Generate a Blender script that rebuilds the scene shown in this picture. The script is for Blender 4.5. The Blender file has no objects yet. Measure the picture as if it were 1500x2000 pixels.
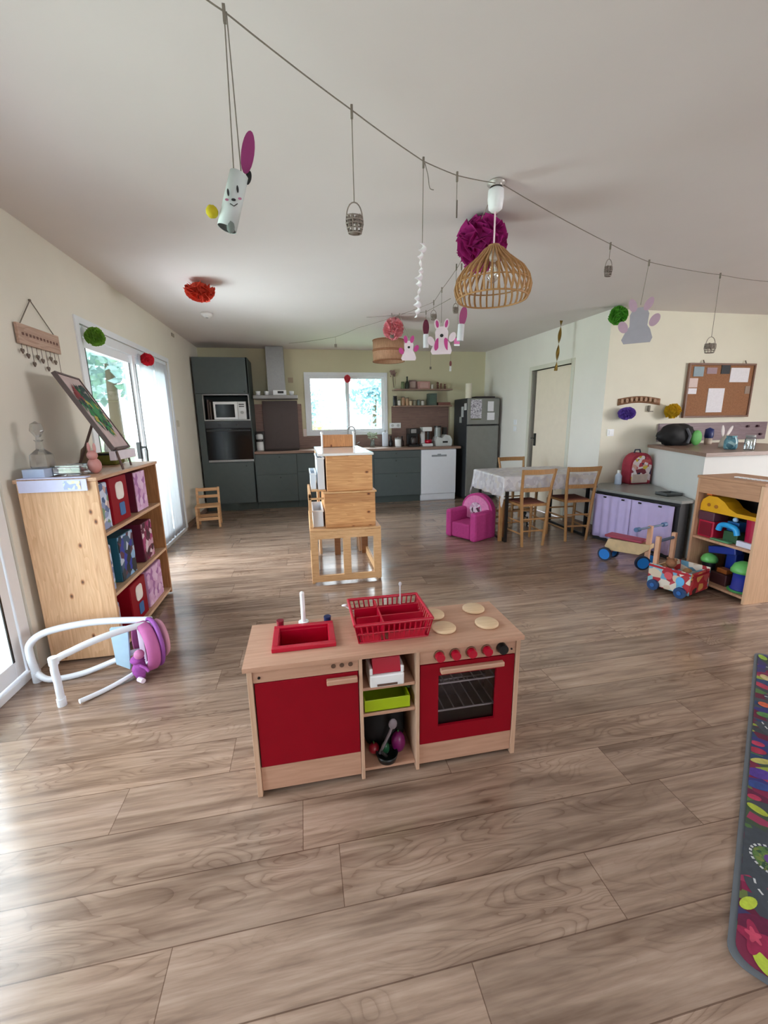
import bpy, math, random
from mathutils import Vector, Matrix, noise as mnoise
random.seed(7)
SC = bpy.context.scene
COL = SC.collection
PI = math.pi

# ---------------------------------------------------------------- camera
PITCH, YAW, ROLL, EYE = 0.216444, 0.189092, -0.01568, 1.35
fw = Vector((math.sin(YAW)*math.cos(PITCH), math.cos(YAW)*math.cos(PITCH), -math.sin(PITCH)))
rt = Vector((math.cos(YAW), -math.sin(YAW), 0)); up = rt.cross(fw)
rt2 = rt*math.cos(ROLL) + up*math.sin(ROLL); up2 = rt2.cross(fw)
cam = bpy.data.cameras.new('camera'); camo = bpy.data.objects.new('camera', cam); COL.objects.link(camo)
camo.matrix_world = Matrix(((rt2.x, up2.x, -fw.x, 0), (rt2.y, up2.y, -fw.y, 0), (rt2.z, up2.z, -fw.z, EYE), (0, 0, 0, 1)))
cam.sensor_fit = 'VERTICAL'; cam.sensor_height = 36; cam.lens = 813.4/2000*36
cam.clip_start = 0.05; cam.clip_end = 300
SC.camera = camo

# ---------------------------------------------------------------- world, daylight, exposure
world = bpy.data.worlds.new('overcast_sky'); SC.world = world; world.use_nodes = True
wn = world.node_tree; wn.nodes.clear()
wo = wn.nodes.new('ShaderNodeOutputWorld'); wb = wn.nodes.new('ShaderNodeBackground')
tc = wn.nodes.new('ShaderNodeTexCoord'); sp = wn.nodes.new('ShaderNodeSeparateXYZ'); cr = wn.nodes.new('ShaderNodeValToRGB')
wn.links.new(tc.outputs['Generated'], sp.inputs[0]); wn.links.new(sp.outputs['Z'], cr.inputs[0])
cr.color_ramp.elements[0].position = 0.0; cr.color_ramp.elements[0].color = (0.80, 0.88, 1.0, 1)
cr.color_ramp.elements[1].position = 0.8; cr.color_ramp.elements[1].color = (1.0, 1.0, 1.0, 1)
wn.links.new(cr.outputs[0], wb.inputs[0]); wb.inputs[1].default_value = 5.5
wn.links.new(wb.outputs[0], wo.inputs[0])

def area(name, loc, rot, sx, sy, power, color):
    l = bpy.data.lights.new(name, 'AREA'); l.shape = 'RECTANGLE'; l.size = sx; l.size_y = sy; l.energy = power; l.color = color
    o = bpy.data.objects.new(name, l); COL.objects.link(o); o.location = loc; o.rotation_euler = rot; return o
def aim(o, target):
    o.rotation_euler = (Vector(target)-o.location).to_track_quat('-Z', 'Y').to_euler()
# overcast daylight for the left and kitchen windows: soft area lamps outside the glass
area('daylight_left_near', (-1.98, 1.25, 1.05), (0, -PI/2, 0), 1.9, 1.8, 32, (0.85, 0.90, 1.0))
area('daylight_left_far', (-2.12, 3.95, 1.1), (0, -PI/2, 0), 1.9, 1.3, 92, (0.88, 0.92, 1.0))
a = area('sky_light_left_far', (-4.3, 4.6, 3.4), (0,0,0), 2.6, 3.0, 300, (0.86, 0.93, 1.0)); aim(a, (0.2, 4.6, 0.4))
a = area('sky_light_kitchen', (0.8, 9.6, 4.0), (0,0,0), 2.6, 1.8, 520, (0.92, 0.95, 1.0)); aim(a, (0.9, 5.6, 0.6))
a = area('fill_light_rear', (1.6, -4.6, 2.0), (0,0,0), 5.0, 2.6, 60, (1.0, 0.97, 0.96)); aim(a, (1.6, 2.0, 1.6))  # added fill lamp behind the camera, outside a made-up rear opening
a = area('fill_light_right', (7.9, 0.6, 2.0), (0,0,0), 2.6, 2.0, 230, (1.0, 0.94, 0.90)); aim(a, (2.6, 3.0, 1.3))  # added fill lamp out of view, brightens the alcove and right side
SC.view_settings.view_transform = 'Standard'; SC.view_settings.look = 'None'
SC.view_settings.gamma = 1.0; SC.view_settings.use_curve_mapping = False
SC.view_settings.exposure = 0.38
SC.cycles.max_bounces = 8; SC.cycles.diffuse_bounces = 5; SC.cycles.transparent_max_bounces = 16
SC.cycles.use_denoising = True
SC.cycles.sample_clamp_indirect = 6.0
SC.cycles.caustics_reflective = False; SC.cycles.caustics_refractive = False

# ---------------------------------------------------------------- materials
def lin(c):
    if isinstance(c, str): c = tuple(int(c[i:i+2], 16) for i in (0, 2, 4))
    r = []
    for v in c:
        v /= 255.0; r.append(v/12.92 if v <= 0.04045 else ((v+0.055)/1.055)**2.4)
    return (r[0], r[1], r[2], 1)
MATS = {}
def mat_base(name):
    m = bpy.data.materials.new(name); m.use_nodes = True
    nt = m.node_tree; b = nt.nodes['Principled BSDF']; return m, nt, b
def plain(name, col, rough=0.5, metal=0.0, var=0.06, scale=14, bump=0.0, spec=None):
    """solid colour with a slight procedural mottle"""
    if name in MATS: return MATS[name]
    m, nt, b = mat_base(name); L = nt.links
    t = nt.nodes.new('ShaderNodeTexCoord'); n = nt.nodes.new('ShaderNodeTexNoise'); n.inputs['Scale'].default_value = scale
    n.inputs['Detail'].default_value = 3
    r = nt.nodes.new('ShaderNodeValToRGB'); c = lin(col)
    r.color_ramp.elements[0].position = 0.3; r.color_ramp.elements[1].position = 0.7
    r.color_ramp.elements[0].color = (c[0]*(1-var), c[1]*(1-var), c[2]*(1-var), 1)
    r.color_ramp.elements[1].color = (min(1, c[0]*(1+var)), min(1, c[1]*(1+var)), min(1, c[2]*(1+var)), 1)
    L.new(t.outputs['Object'], n.inputs['Vector']); L.new(n.outputs['Fac'], r.inputs[0]); L.new(r.outputs[0], b.inputs['Base Color'])
    b.inputs['Roughness'].default_value = rough; b.inputs['Metallic'].default_value = metal
    if spec is not None: b.inputs['Specular IOR Level'].default_value = spec
    if bump:
        bp = nt.nodes.new('ShaderNodeBump'); bp.inputs['Strength'].default_value = bump; bp.inputs['Distance'].default_value = 0.01
        L.new(n.outputs['Fac'], bp.inputs['Height']); L.new(bp.outputs[0], b.inputs['Normal'])
    MATS[name] = m; return m
def mathn(nt, op, a, b=None):
    n = nt.nodes.new('ShaderNodeMath'); n.operation = op
    for i, v in enumerate((a, b)):
        if v is None: continue
        if isinstance(v, (int, float)): n.inputs[i].default_value = v
        else: nt.links.new(v, n.inputs[i])
    return n.outputs[0]
def ramp(nt, fac, stops, interp='LINEAR'):
    r = nt.nodes.new('ShaderNodeValToRGB'); cr = r.color_ramp; cr.interpolation = interp
    while len(cr.elements) < len(stops): cr.elements.new(0.5)
    for e, (p, c) in zip(cr.elements, stops): e.position = p; e.color = c
    nt.links.new(fac, r.inputs[0]); return r.outputs[0]
def mixc(nt, mode, fac, a, b):
    n = nt.nodes.new('ShaderNodeMixRGB'); n.blend_type = mode
    for i, v in enumerate((fac, a, b)):
        if isinstance(v, (int, float)): n.inputs[i].default_value = v
        elif isinstance(v, tuple): n.inputs[i].default_value = v
        else: nt.links.new(v, n.inputs[i])
    return n.outputs[0]
def wood(name, light, dark, axis='z', rough=0.5, scale=1.0, knots=0.0, boards=0.0, figure=0.5):
    """procedural timber: long grain along axis, contour figure, optional knots and glued boards"""
    if name in MATS: return MATS[name]
    m, nt, b = mat_base(name); L = nt.links
    t = nt.nodes.new('ShaderNodeTexCoord')
    st = {'x': (1.1, 9, 9), 'y': (9, 1.1, 9), 'z': (9, 9, 1.1)}[axis]
    mp = nt.nodes.new('ShaderNodeMapping'); mp.inputs['Scale'].default_value = tuple(s*scale for s in st); L.new(t.outputs['Object'], mp.inputs[0])
    n1 = nt.nodes.new('ShaderNodeTexNoise'); n1.inputs['Scale'].default_value = 1.3; n1.inputs['Detail'].default_value = 2; L.new(mp.outputs[0], n1.inputs['Vector'])
    rings = mathn(nt, 'FRACT', mathn(nt, 'MULTIPLY', n1.outputs['Fac'], 11.0))
    mp2 = nt.nodes.new('ShaderNodeMapping'); mp2.inputs['Scale'].default_value = tuple(s*scale*4 if s > 5 else s*scale*2 for s in st); L.new(t.outputs['Object'], mp2.inputs[0])
    n2 = nt.nodes.new('ShaderNodeTexNoise'); n2.inputs['Scale'].default_value = 2.2; n2.inputs['Detail'].default_value = 5; L.new(mp2.outputs[0], n2.inputs['Vector'])
    f = mathn(nt, 'ADD', mathn(nt, 'MULTIPLY', rings, 0.45*figure), mathn(nt, 'MULTIPLY', n2.outputs['Fac'], 0.9))
    c = ramp(nt, f, [(0.25, lin(light)), (1.0, lin(dark))])
    if boards:
        s = nt.nodes.new('ShaderNodeSeparateXYZ'); L.new(t.outputs['Object'], s.inputs[0])
        k = {'x': s.outputs['Z'], 'z': s.outputs['X'], 'y': s.outputs['X']}[axis]
        k2 = {'x': s.outputs['Y'], 'z': s.outputs['Y'], 'y': s.outputs['Z']}[axis]
        q = mathn(nt, 'FLOOR', mathn(nt, 'DIVIDE', mathn(nt, 'ADD', k, mathn(nt, 'MULTIPLY', k2, 0.98)), boards))
        w = nt.nodes.new('ShaderNodeTexWhiteNoise'); w.noise_dimensions = '1D'; L.new(q, w.inputs['W'])
        c = mixc(nt, 'MULTIPLY', 1.0, c, ramp(nt, w.outputs['Value'], [(0, (0.80, 0.74, 0.70, 1)), (0.5, (0.96, 0.92, 0.88, 1)), (1, (1.05, 1.04, 1.02, 1))]))
    if knots:
        s3 = nt.nodes.new('ShaderNodeSeparateXYZ'); L.new(t.outputs['Object'], s3.inputs[0]); c3 = nt.nodes.new('ShaderNodeCombineXYZ')
        kx, kz = {'x': (8, 13), 'z': (13, 8), 'y': (8, 13)}[axis]
        L.new(mathn(nt, 'MULTIPLY', mathn(nt, 'ADD', s3.outputs['X'], s3.outputs['Y']), kx), c3.inputs[0]); L.new(mathn(nt, 'MULTIPLY', s3.outputs['Z'], kz), c3.inputs[1])
        v = nt.nodes.new('ShaderNodeTexVoronoi'); v.voronoi_dimensions = '2D'; v.inputs['Scale'].default_value = knots; L.new(c3.outputs[0], v.inputs['Vector'])
        sc_ = nt.nodes.new('ShaderNodeSeparateXYZ'); L.new(v.outputs['Color'], sc_.inputs[0])
        kd = mathn(nt, 'ADD', v.outputs['Distance'], mathn(nt, 'GREATER_THAN', sc_.outputs[0], 0.38))
        kc = ramp(nt, kd, [(0.0, lin('3c2014')), (0.045, lin('5e3820')), (0.075, lin('c59a74')), (0.14, (1, 1, 1, 1))])
        c = mixc(nt, 'MULTIPLY', 0.9, c, kc)
    L.new(c, b.inputs['Base Color']); b.inputs['Roughness'].default_value = rough
    MATS[name] = m; return m
def speck(name, cols, scale=20, rough=0.6, stretch=(1, 1, 1)):
    """printed pattern: cells of the given colours"""
    if name in MATS: return MATS[name]
    m, nt, b = mat_base(name); L = nt.links
    t = nt.nodes.new('ShaderNodeTexCoord'); mp = nt.nodes.new('ShaderNodeMapping'); mp.inputs['Scale'].default_value = stretch
    v = nt.nodes.new('ShaderNodeTexVoronoi'); v.inputs['Scale'].default_value = scale
    L.new(t.outputs['Object'], mp.inputs[0]); L.new(mp.outputs[0], v.inputs['Vector'])
    s = nt.nodes.new('ShaderNodeSeparateXYZ'); L.new(v.outputs['Color'], s.inputs[0])
    n = len(cols)
    c = ramp(nt, s.outputs[0], [(i/n, lin(k)) for i, k in enumerate(cols)], 'CONSTANT')
    L.new(c, b.inputs['Base Color']); b.inputs['Roughness'].default_value = rough
    MATS[name] = m; return m
def glass(name, col=(0.93, 0.97, 0.97), rough=0.02, mixf=0.10):
    """thin clear pane: mostly see-through with a glossy sheen"""
    if name in MATS: return MATS[name]
    m = bpy.data.materials.new(name); m.use_nodes = True; nt = m.node_tree; nt.nodes.clear()
    o = nt.nodes.new('ShaderNodeOutputMaterial'); mx = nt.nodes.new('ShaderNodeMixShader'); tr = nt.nodes.new('ShaderNodeBsdfTransparent'); g = nt.nodes.new('ShaderNodeBsdfGlossy')
    tr.inputs[0].default_value = (*col, 1); g.inputs['Roughness'].default_value = rough
    lw = nt.nodes.new('ShaderNodeLayerWeight'); lw.inputs[0].default_value = 0.2
    f = mathn(nt, 'ADD', mathn(nt, 'MULTIPLY', lw.outputs['Fresnel'], 0.6), mixf*0.3)
    nt.links.new(f, mx.inputs[0]); nt.links.new(tr.outputs[0], mx.inputs[1]); nt.links.new(g.outputs[0], mx.inputs[2]); nt.links.new(mx.outputs[0], o.inputs[0])
    MATS[name] = m; return m

def voile(name, col):
    if name in MATS: return MATS[name]
    m, nt, b = mat_base(name); b.inputs['Base Color'].default_value = lin(col); b.inputs['Roughness'].default_value = .8
    tr = nt.nodes.new('ShaderNodeBsdfTranslucent'); tr.inputs[0].default_value = lin(col); mx = nt.nodes.new('ShaderNodeMixShader'); mx.inputs[0].default_value = .45
    nt.links.new(b.outputs[0], mx.inputs[1]); nt.links.new(tr.outputs[0], mx.inputs[2]); nt.links.new(mx.outputs[0], nt.nodes['Material Output'].inputs[0])
    MATS[name] = m; return m
def floor_material():
    m, nt, b = mat_base('laminate_planks'); L = nt.links
    t = nt.nodes.new('ShaderNodeTexCoord'); s = nt.nodes.new('ShaderNodeSeparateXYZ'); L.new(t.outputs['Object'], s.inputs[0])
    X, Y = s.outputs['X'], s.outputs['Y']
    PW, PL, Y0 = 0.1868, 1.215, 0.7365
    ry = mathn(nt, 'DIVIDE', mathn(nt, 'SUBTRACT', Y, Y0), PW)
    row = mathn(nt, 'FLOOR', ry)
    known = {0: 0.805, 1: 0.045, 2: 1.145, 3: 0.50, 4: 0.86, 5: 0.005, -1: 0.35}
    w = nt.nodes.new('ShaderNodeTexWhiteNoise'); w.noise_dimensions = '1D'; L.new(row, w.inputs['W'])
    off = mathn(nt, 'MULTIPLY', w.outputs['Value'], PL)
    for k, v in known.items():
        hit = mathn(nt, 'COMPARE', row, float(k)); nt.nodes[-1].inputs[2].default_value = 0.2
        mx = nt.nodes.new('ShaderNodeMix'); mx.data_type = 'FLOAT'; L.new(hit, mx.inputs[0]); L.new(off, mx.inputs[2]); mx.inputs[3].default_value = v
        off = mx.outputs[0]
    cx = mathn(nt, 'DIVIDE', mathn(nt, 'SUBTRACT', X, off), PL); col = mathn(nt, 'FLOOR', cx)
    pid = mathn(nt, 'ADD', mathn(nt, 'MULTIPLY', row, 17.31), mathn(nt, 'MULTIPLY', col, 7.77))
    w2 = nt.nodes.new('ShaderNodeTexWhiteNoise'); w2.noise_dimensions = '1D'; L.new(pid, w2.inputs['W'])
    R = w2.outputs['Value']
    def vec(sx, sy, k):
        c = nt.nodes.new('ShaderNodeCombineXYZ')
        L.new(mathn(nt, 'ADD', mathn(nt, 'MULTIPLY', X, sx), mathn(nt, 'MULTIPLY', R, 40*k)), c.inputs[0])
        L.new(mathn(nt, 'ADD', mathn(nt, 'MULTIPLY', Y, sy), mathn(nt, 'MULTIPLY', R, 23)), c.inputs[1])
        L.new(mathn(nt, 'MULTIPLY', R, 9), c.inputs[2]); return c.outputs[0]
    # broad cathedral figure
    n1 = nt.nodes.new('ShaderNodeTexNoise'); n1.inputs['Scale'].default_value = 1.0; n1.inputs['Detail'].default_value = 1.5; n1.inputs['Distortion'].default_value = 0.6
    L.new(vec(2.0, 9.5, 1), n1.inputs['Vector'])
    rings = mathn(nt, 'FRACT', mathn(nt, 'MULTIPLY', n1.outputs['Fac'], 17.0))
    n1b = nt.nodes.new('ShaderNodeTexNoise'); n1b.inputs['Scale'].default_value = 1.0; n1b.inputs['Detail'].default_value = 3
    L.new(vec(1.2, 4.0, 2), n1b.inputs['Vector'])
    figmask = ramp(nt, n1b.outputs['Fac'], [(0.42, (0.12, 0.12, 0.12, 1)), (0.58, (1, 1, 1, 1))])
    n2 = nt.nodes.new('ShaderNodeTexNoise'); n2.inputs['Scale'].default_value = 1.0; n2.inputs['Detail'].default_value = 5; n2.inputs['Roughness'].default_value = 0.6
    L.new(vec(3.0, 42, 1), n2.inputs['Vector'])
    n3 = nt.nodes.new('ShaderNodeTexNoise'); n3.inputs['Scale'].default_value = 1.0; n3.inputs['Detail'].default_value = 3
    L.new(vec(1.6, 13, 3), n3.inputs['Vector'])
    base = ramp(nt, n2.outputs['Fac'], [(0.28, lin('7b6659')), (0.48, lin('968071')), (0.72, lin('af9a8b'))])
    base = mixc(nt, 'MULTIPLY', 1.0, base, ramp(nt, n3.outputs['Fac'], [(0.30, (0.60, 0.56, 0.53, 1)), (0.44, (0.88, 0.86, 0.84, 1)), (0.62, (1.04, 1.03, 1.02, 1))]))
    line = ramp(nt, rings, [(0.0, (0.62, 0.56, 0.52, 1)), (0.20, (0.90, 0.88, 0.86, 1)), (0.60, (1.04, 1.03, 1.02, 1)), (0.95, (0.92, 0.90, 0.88, 1))])
    fm = nt.nodes.new('ShaderNodeMath'); fm.operation = 'MULTIPLY'; L.new(figmask, fm.inputs[0]); fm.inputs[1].default_value = 0.9
    base = mixc(nt, 'MULTIPLY', fm.outputs[0], base, line)
    # knots
    v = nt.nodes.new('ShaderNodeTexVoronoi'); v.inputs['Scale'].default_value = 1.0; L.new(vec(2.2, 6.0, 1), v.inputs['Vector'])
    base = mixc(nt, 'MULTIPLY', 0.75, base, ramp(nt, v.outputs['Distance'], [(0.02, (0.36, 0.28, 0.24, 1)), (0.08, (0.85, 0.80, 0.76, 1)), (0.16, (1, 1, 1, 1))]))
    tone = ramp(nt, w2.outputs['Value'], [(0, (0.86, 0.85, 0.84, 1)), (1, (1.10, 1.08, 1.06, 1))])
    base = mixc(nt, 'MULTIPLY', 1.0, base, tone)
    fy = mathn(nt, 'FRACT', ry); fx = mathn(nt, 'FRACT', cx)
    ly = mathn(nt, 'LESS_THAN', mathn(nt, 'ABSOLUTE', mathn(nt, 'SUBTRACT', mathn(nt, 'FRACT', mathn(nt, 'ADD', ry, 0.5)), 0.5)), 0.009)
    lx = mathn(nt, 'LESS_THAN', mathn(nt, 'ABSOLUTE', mathn(nt, 'SUBTRACT', mathn(nt, 'FRACT', mathn(nt, 'ADD', cx, 0.5)), 0.5)), 0.0011)
    seam = mathn(nt, 'MAXIMUM', ly, lx)
    base = mixc(nt, 'MULTIPLY', mathn(nt, 'MULTIPLY', seam, 0.8), base, (0.35, 0.28, 0.24, 1))
    L.new(base, b.inputs['Base Color'])
    rr = ramp(nt, n3.outputs['Fac'], [(0.3, (0.22, 0.22, 0.22, 1)), (0.7, (0.13, 0.13, 0.13, 1))]); L.new(rr, b.inputs['Roughness'])
    bp = nt.nodes.new('ShaderNodeBump'); b.inputs['Specular IOR Level'].default_value = 0.65; bp.inputs['Strength'].default_value = 0.08; bp.inputs['Distance'].default_value = 0.002
    L.new(n2.outputs['Fac'], bp.inputs['Height']); L.new(bp.outputs[0], b.inputs['Normal'])
    return m

# ---------------------------------------------------------------- mesh building
class MB:
    def __init__(s): s.v = []; s.f = []; s.m = []; s.s = []
    def add(s, V, F, mi=0, sm=False):
        o = len(s.v); s.v += [tuple(p) for p in V]
        for f in F: s.f.append([i+o for i in f]); s.m.append(mi); s.s.append(sm)
        return s
    def mark(s): return len(s.v)
    def xf(s, M, k=0):
        for i in range(k, len(s.v)): s.v[i] = tuple(M @ Vector(s.v[i]))
        return s
    def box(s, x0, x1, y0, y1, z0, z1, mi=0, M=None):
        V = [(x, y, z) for z in (z0, z1) for y in (y0, y1) for x in (x0, x1)]
        if M is not None: V = [M @ Vector(p) for p in V]
        return s.add(V, [(0, 2, 3, 1), (4, 5, 7, 6), (0, 1, 5, 4), (2, 6, 7, 3), (0, 4, 6, 2), (1, 3, 7, 5)], mi)
    def cbox(s, c, d, mi=0, M=None):
        return s.box(c[0]-d[0]/2, c[0]+d[0]/2, c[1]-d[1]/2, c[1]+d[1]/2, c[2]-d[2]/2, c[2]+d[2]/2, mi, M)
    def cyl(s, p0, p1, r0, r1=None, n=16, mi=0, sm=True):
        if r1 is None: r1 = r0
        p0 = Vector(p0); p1 = Vector(p1); d = (p1-p0).normalized()
        a = d.orthogonal().normalized(); b = d.cross(a); V = []
        for p, r in ((p0, r0), (p1, r1)):
            for i in range(n): t = 2*PI*i/n; V.append(p+a*r*math.cos(t)+b*r*math.sin(t))
        s.add(V, [(i, (i+1) % n, n+(i+1) % n, n+i) for i in range(n)], mi, sm)
        s.add(V[:n], [list(range(n))[::-1]], mi); s.add(V[n:], [list(range(n))], mi); return s
    def tube(s, P, r, n=8, mi=0, closed=False):
        P = [Vector(p) for p in P]; N = len(P); V = []
        rs = r if isinstance(r, (list, tuple)) else [r]*N
        a = None
        for i, p in enumerate(P):
            if closed: d = (P[(i+1) % N]-P[i-1])
            else: d = (P[min(i+1, N-1)]-P[max(i-1, 0)])
            d.normalize()
            if a is None: a = d.orthogonal().normalized()
            else:
                a = a-d*a.dot(d)
                a = a.normalized() if a.length > 1e-6 else d.orthogonal().normalized()
            b = d.cross(a)
            for k in range(n): t = 2*PI*k/n; V.append(p+a*rs[i]*math.cos(t)+b*rs[i]*math.sin(t))
        F = []
        for i in range(N if closed else N-1):
            for k in range(n): j = (i+1) % N; F.append((i*n+k, i*n+(k+1) % n, j*n+(k+1) % n, j*n+k))
        s.add(V, F, mi, True)
        if not closed: s.add(V[:n], [list(range(n))[::-1]], mi); s.add(V[-n:], [list(range(n))], mi)
        return s
    def lathe(s, prof, c=(0, 0, 0), n=24, mi=0, sm=True, ax=None):
        V = []
        for r, z in prof:
            for i in range(n): t = 2*PI*i/n; V.append(Vector((max(r, 1e-4)*math.cos(t), max(r, 1e-4)*math.sin(t), z)))
        if ax is not None: q = Vector((0, 0, 1)).rotation_difference(Vector(ax)); V = [q @ p for p in V]
        V = [p+Vector(c) for p in V]
        F = [(j*n+i, j*n+(i+1) % n, (j+1)*n+(i+1) % n, (j+1)*n+i) for j in range(len(prof)-1) for i in range(n)]
        return s.add(V, F, mi, sm)
    def ball(s, c, r, n=16, mi=0, rough=0.0, freq=8.0, sm=True):
        if isinstance(r, (int, float)): r = (r, r, r)
        V = []; F = []; h = n//2; c = Vector(c)
        for j in range(h+1):
            ph = PI*j/h
            for i in range(n):
                t = 2*PI*i/n; d = Vector((math.sin(ph)*math.cos(t), math.sin(ph)*math.sin(t), math.cos(ph)))
                k = 1.0
                if rough: k += rough*mnoise.noise(d*freq+c*3)
                V.append(c+Vector((d.x*r[0], d.y*r[1], d.z*r[2]))*k)
        for j in range(h):
            for i in range(n): F.append((j*n+i, (j+1)*n+i, (j+1)*n+(i+1) % n, j*n+(i+1) % n))
        return s.add(V, F, mi, sm)
    def prism(s, poly, t0, t1, plane='xy', mi=0, M=None, sm=False):
        n = len(poly)
        def P(a, b, t): return {'xy': (a, b, t), 'xz': (a, t, b), 'yz': (t, a, b)}[plane]
        V = [Vector(P(a, b, t0)) for a, b in poly]+[Vector(P(a, b, t1)) for a, b in poly]
        if M is not None: V = [M @ p for p in V]
        s.add(V, [list(range(n))[::-1], list(range(n, 2*n))], mi)
        return s.add(V, [(i, (i+1) % n, n+(i+1) % n, n+i) for i in range(n)], mi, sm)
    def quad(s, *P, mi=0): return s.add(P, [tuple(range(len(P)))], mi)
    def grid(s, fn, nu, nv, mi=0, sm=True):
        V = [fn(i/nu, j/nv) for j in range(nv+1) for i in range(nu+1)]
        return s.add(V, [(j*(nu+1)+i, j*(nu+1)+i+1, (j+1)*(nu+1)+i+1, (j+1)*(nu+1)+i) for j in range(nv) for i in range(nu)], mi, sm)

WM = {}
def tag(o, label=None, cat=None, group=None, kind=None):
    if label: o['label'] = label
    if cat: o['category'] = cat
    if group: o['group'] = group
    if kind: o['kind'] = kind
    return o
def thing(name, label, cat, loc=(0, 0, 0), rz=0.0, group=None):
    o = bpy.data.objects.new(name, None); COL.objects.link(o); o.empty_display_size = 0.1
    o.location = loc; o.rotation_euler = (0, 0, rz)
    WM[o] = Matrix.Translation(Vector(loc)) @ Matrix.Rotation(rz, 4, 'Z')
    return tag(o, label, cat, group)
def build(mb, name, mats, parent=None, w=True, bevel=0.0, label=None, cat=None, group=None, kind=None, solid=0.0, keep=False):
    """link one mesh object; w=True means the vertices are given in room coordinates"""
    if not isinstance(mats, (list, tuple)): mats = [mats]
    V = [Vector(p) for p in mb.v]; loc = None
    if parent is not None:
        W = WM[parent]
        if w: Wi = W.inverted(); V = [Wi @ p for p in V]
    elif kind != 'structure' and not keep:
        xs = [p.x for p in V]; ys = [p.y for p in V]; zs = [p.z for p in V]
        loc = Vector(((min(xs)+max(xs))/2, (min(ys)+max(ys))/2, min(zs))); V = [p-loc for p in V]
    me = bpy.data.meshes.new(name); me.from_pydata([tuple(p) for p in V], [], mb.f)
    for m in mats: me.materials.append(m)
    me.polygons.foreach_set('material_index', mb.m); me.polygons.foreach_set('use_smooth', mb.s); me.update()
    o = bpy.data.objects.new(name, me); COL.objects.link(o)
    if parent is not None: o.parent = parent; WM[o] = WM[parent]
    else:
        if loc is not None: o.location = loc
        WM[o] = Matrix.Translation(loc or Vector((0, 0, 0)))
    if solid: md = o.modifiers.new('thickness', 'SOLIDIFY'); md.thickness = solid
    if bevel:
        md = o.modifiers.new('rounded_edges', 'BEVEL'); md.width = bevel; md.segments = 2; md.limit_method = 'ANGLE'; md.angle_limit = math.radians(50)
    return tag(o, label, cat, group, kind)
def copy_tree(o, parent=None):
    c = o.copy(); COL.objects.link(c); c.parent = parent; WM[c] = WM[o]
    for ch in list(o.children): copy_tree(ch, c)
    return c
def place(o, loc, rz=0.0):
    o.location = loc; o.rotation_euler = (0, 0, rz); return o
def arc(c, r, a0, a1, n, plane='xz', y=0):
    out = []
    for i in range(n+1):
        t = math.radians(a0+(a1-a0)*i/n); p, q = c[0]+r*math.cos(t), c[1]+r*math.sin(t)
        out.append((p, y, q) if plane == 'xz' else (p, q, y) if plane == 'xy' else (y, p, q))
    return out
def rrect(x0, x1, y0, y1, r, n=5):
    P = []
    for cx, cy, a in ((x1-r, y1-r, 0), (x0+r, y1-r, 90), (x0+r, y0+r, 180), (x1-r, y0+r, 270)):
        for i in range(n+1): t = math.radians(a+90*i/n); P.append((cx+r*math.cos(t), cy+r*math.sin(t)))
    return P
def ell(cx, cy, rx, ry, n=20): return [(cx+rx*math.cos(2*PI*i/n), cy+ry*math.sin(2*PI*i/n)) for i in range(n)]
# ---------------------------------------------------------------- shared materials
m_wall = plain('cream_wall_paint', 'e2ddd0', 0.85, var=0.02, scale=3)
m_walld = plain('pale_wall_paint', 'eeeae2', 0.85, var=0.02, scale=3)
m_ceil = plain('ceiling_paint', 'e0d9d7', 0.9, var=0.015, scale=2)
m_white = plain('white_plastic', 'eef0f2', 0.35, var=0.01)
m_pvc = plain('white_window_frame', 'e9edf2', 0.35, var=0.01)
m_green = plain('grey_green_cabinet', '4c5656', 0.5, var=0.04)
m_greend = plain('grey_green_carcass', '3f4947', 0.5, var=0.04)
m_black = plain('black_plastic', '141414', 0.35, var=0.1)
m_blackg = plain('black_glass', '0a0a0e', 0.12, var=0.1, spec=0.3)
m_steel = plain('brushed_steel', '9b9b9b', 0.42, 0.6, var=0.05, scale=30)
m_fridge = plain('fridge_steel', '8b8c89', 0.38, 0.45, var=0.04)
m_cord = plain('string_twine', '7c7468', 0.8, var=0.1, scale=60)
m_pine = wood('knotty_pine', 'e2b07a', 'b0743f', 'x', 0.5, 1.2, knots=0.8, boards=0.085)
m_pinez = wood('knotty_pine_upright', 'ecc8a2', 'c4946a', 'z', 0.5, 1.2, knots=0.85, boards=0.09)
m_pinel = wood('pale_pine_strip', 'e2b98a', 'bb8856', 'x', 0.5, 1.4)
m_beech = wood('beech_board', 'caa088', 'a98068', 'x', 0.45, 1.0, figure=0.25)
m_worktop = wood('walnut_worktop', '9c8273', '75594b', 'x', 0.35, 1.0)
m_splash = wood('brown_splashback', '93766a', '6c5047', 'x', 0.5, 1.0)
m_straw = wood('chair_timber', 'b98a58', '8f6538', 'z', 0.45, 1.5)
m_glass = glass('clear_glass')
m_red = plain('red_lacquer', '8c0018', 0.55, var=0.04, spec=0.2)
m_redp = plain('red_plastic', 'b3082c', 0.3, var=0.05)
m_paper = plain('white_paper', 'eceaf0', 0.8, var=0.04, scale=40)

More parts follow.
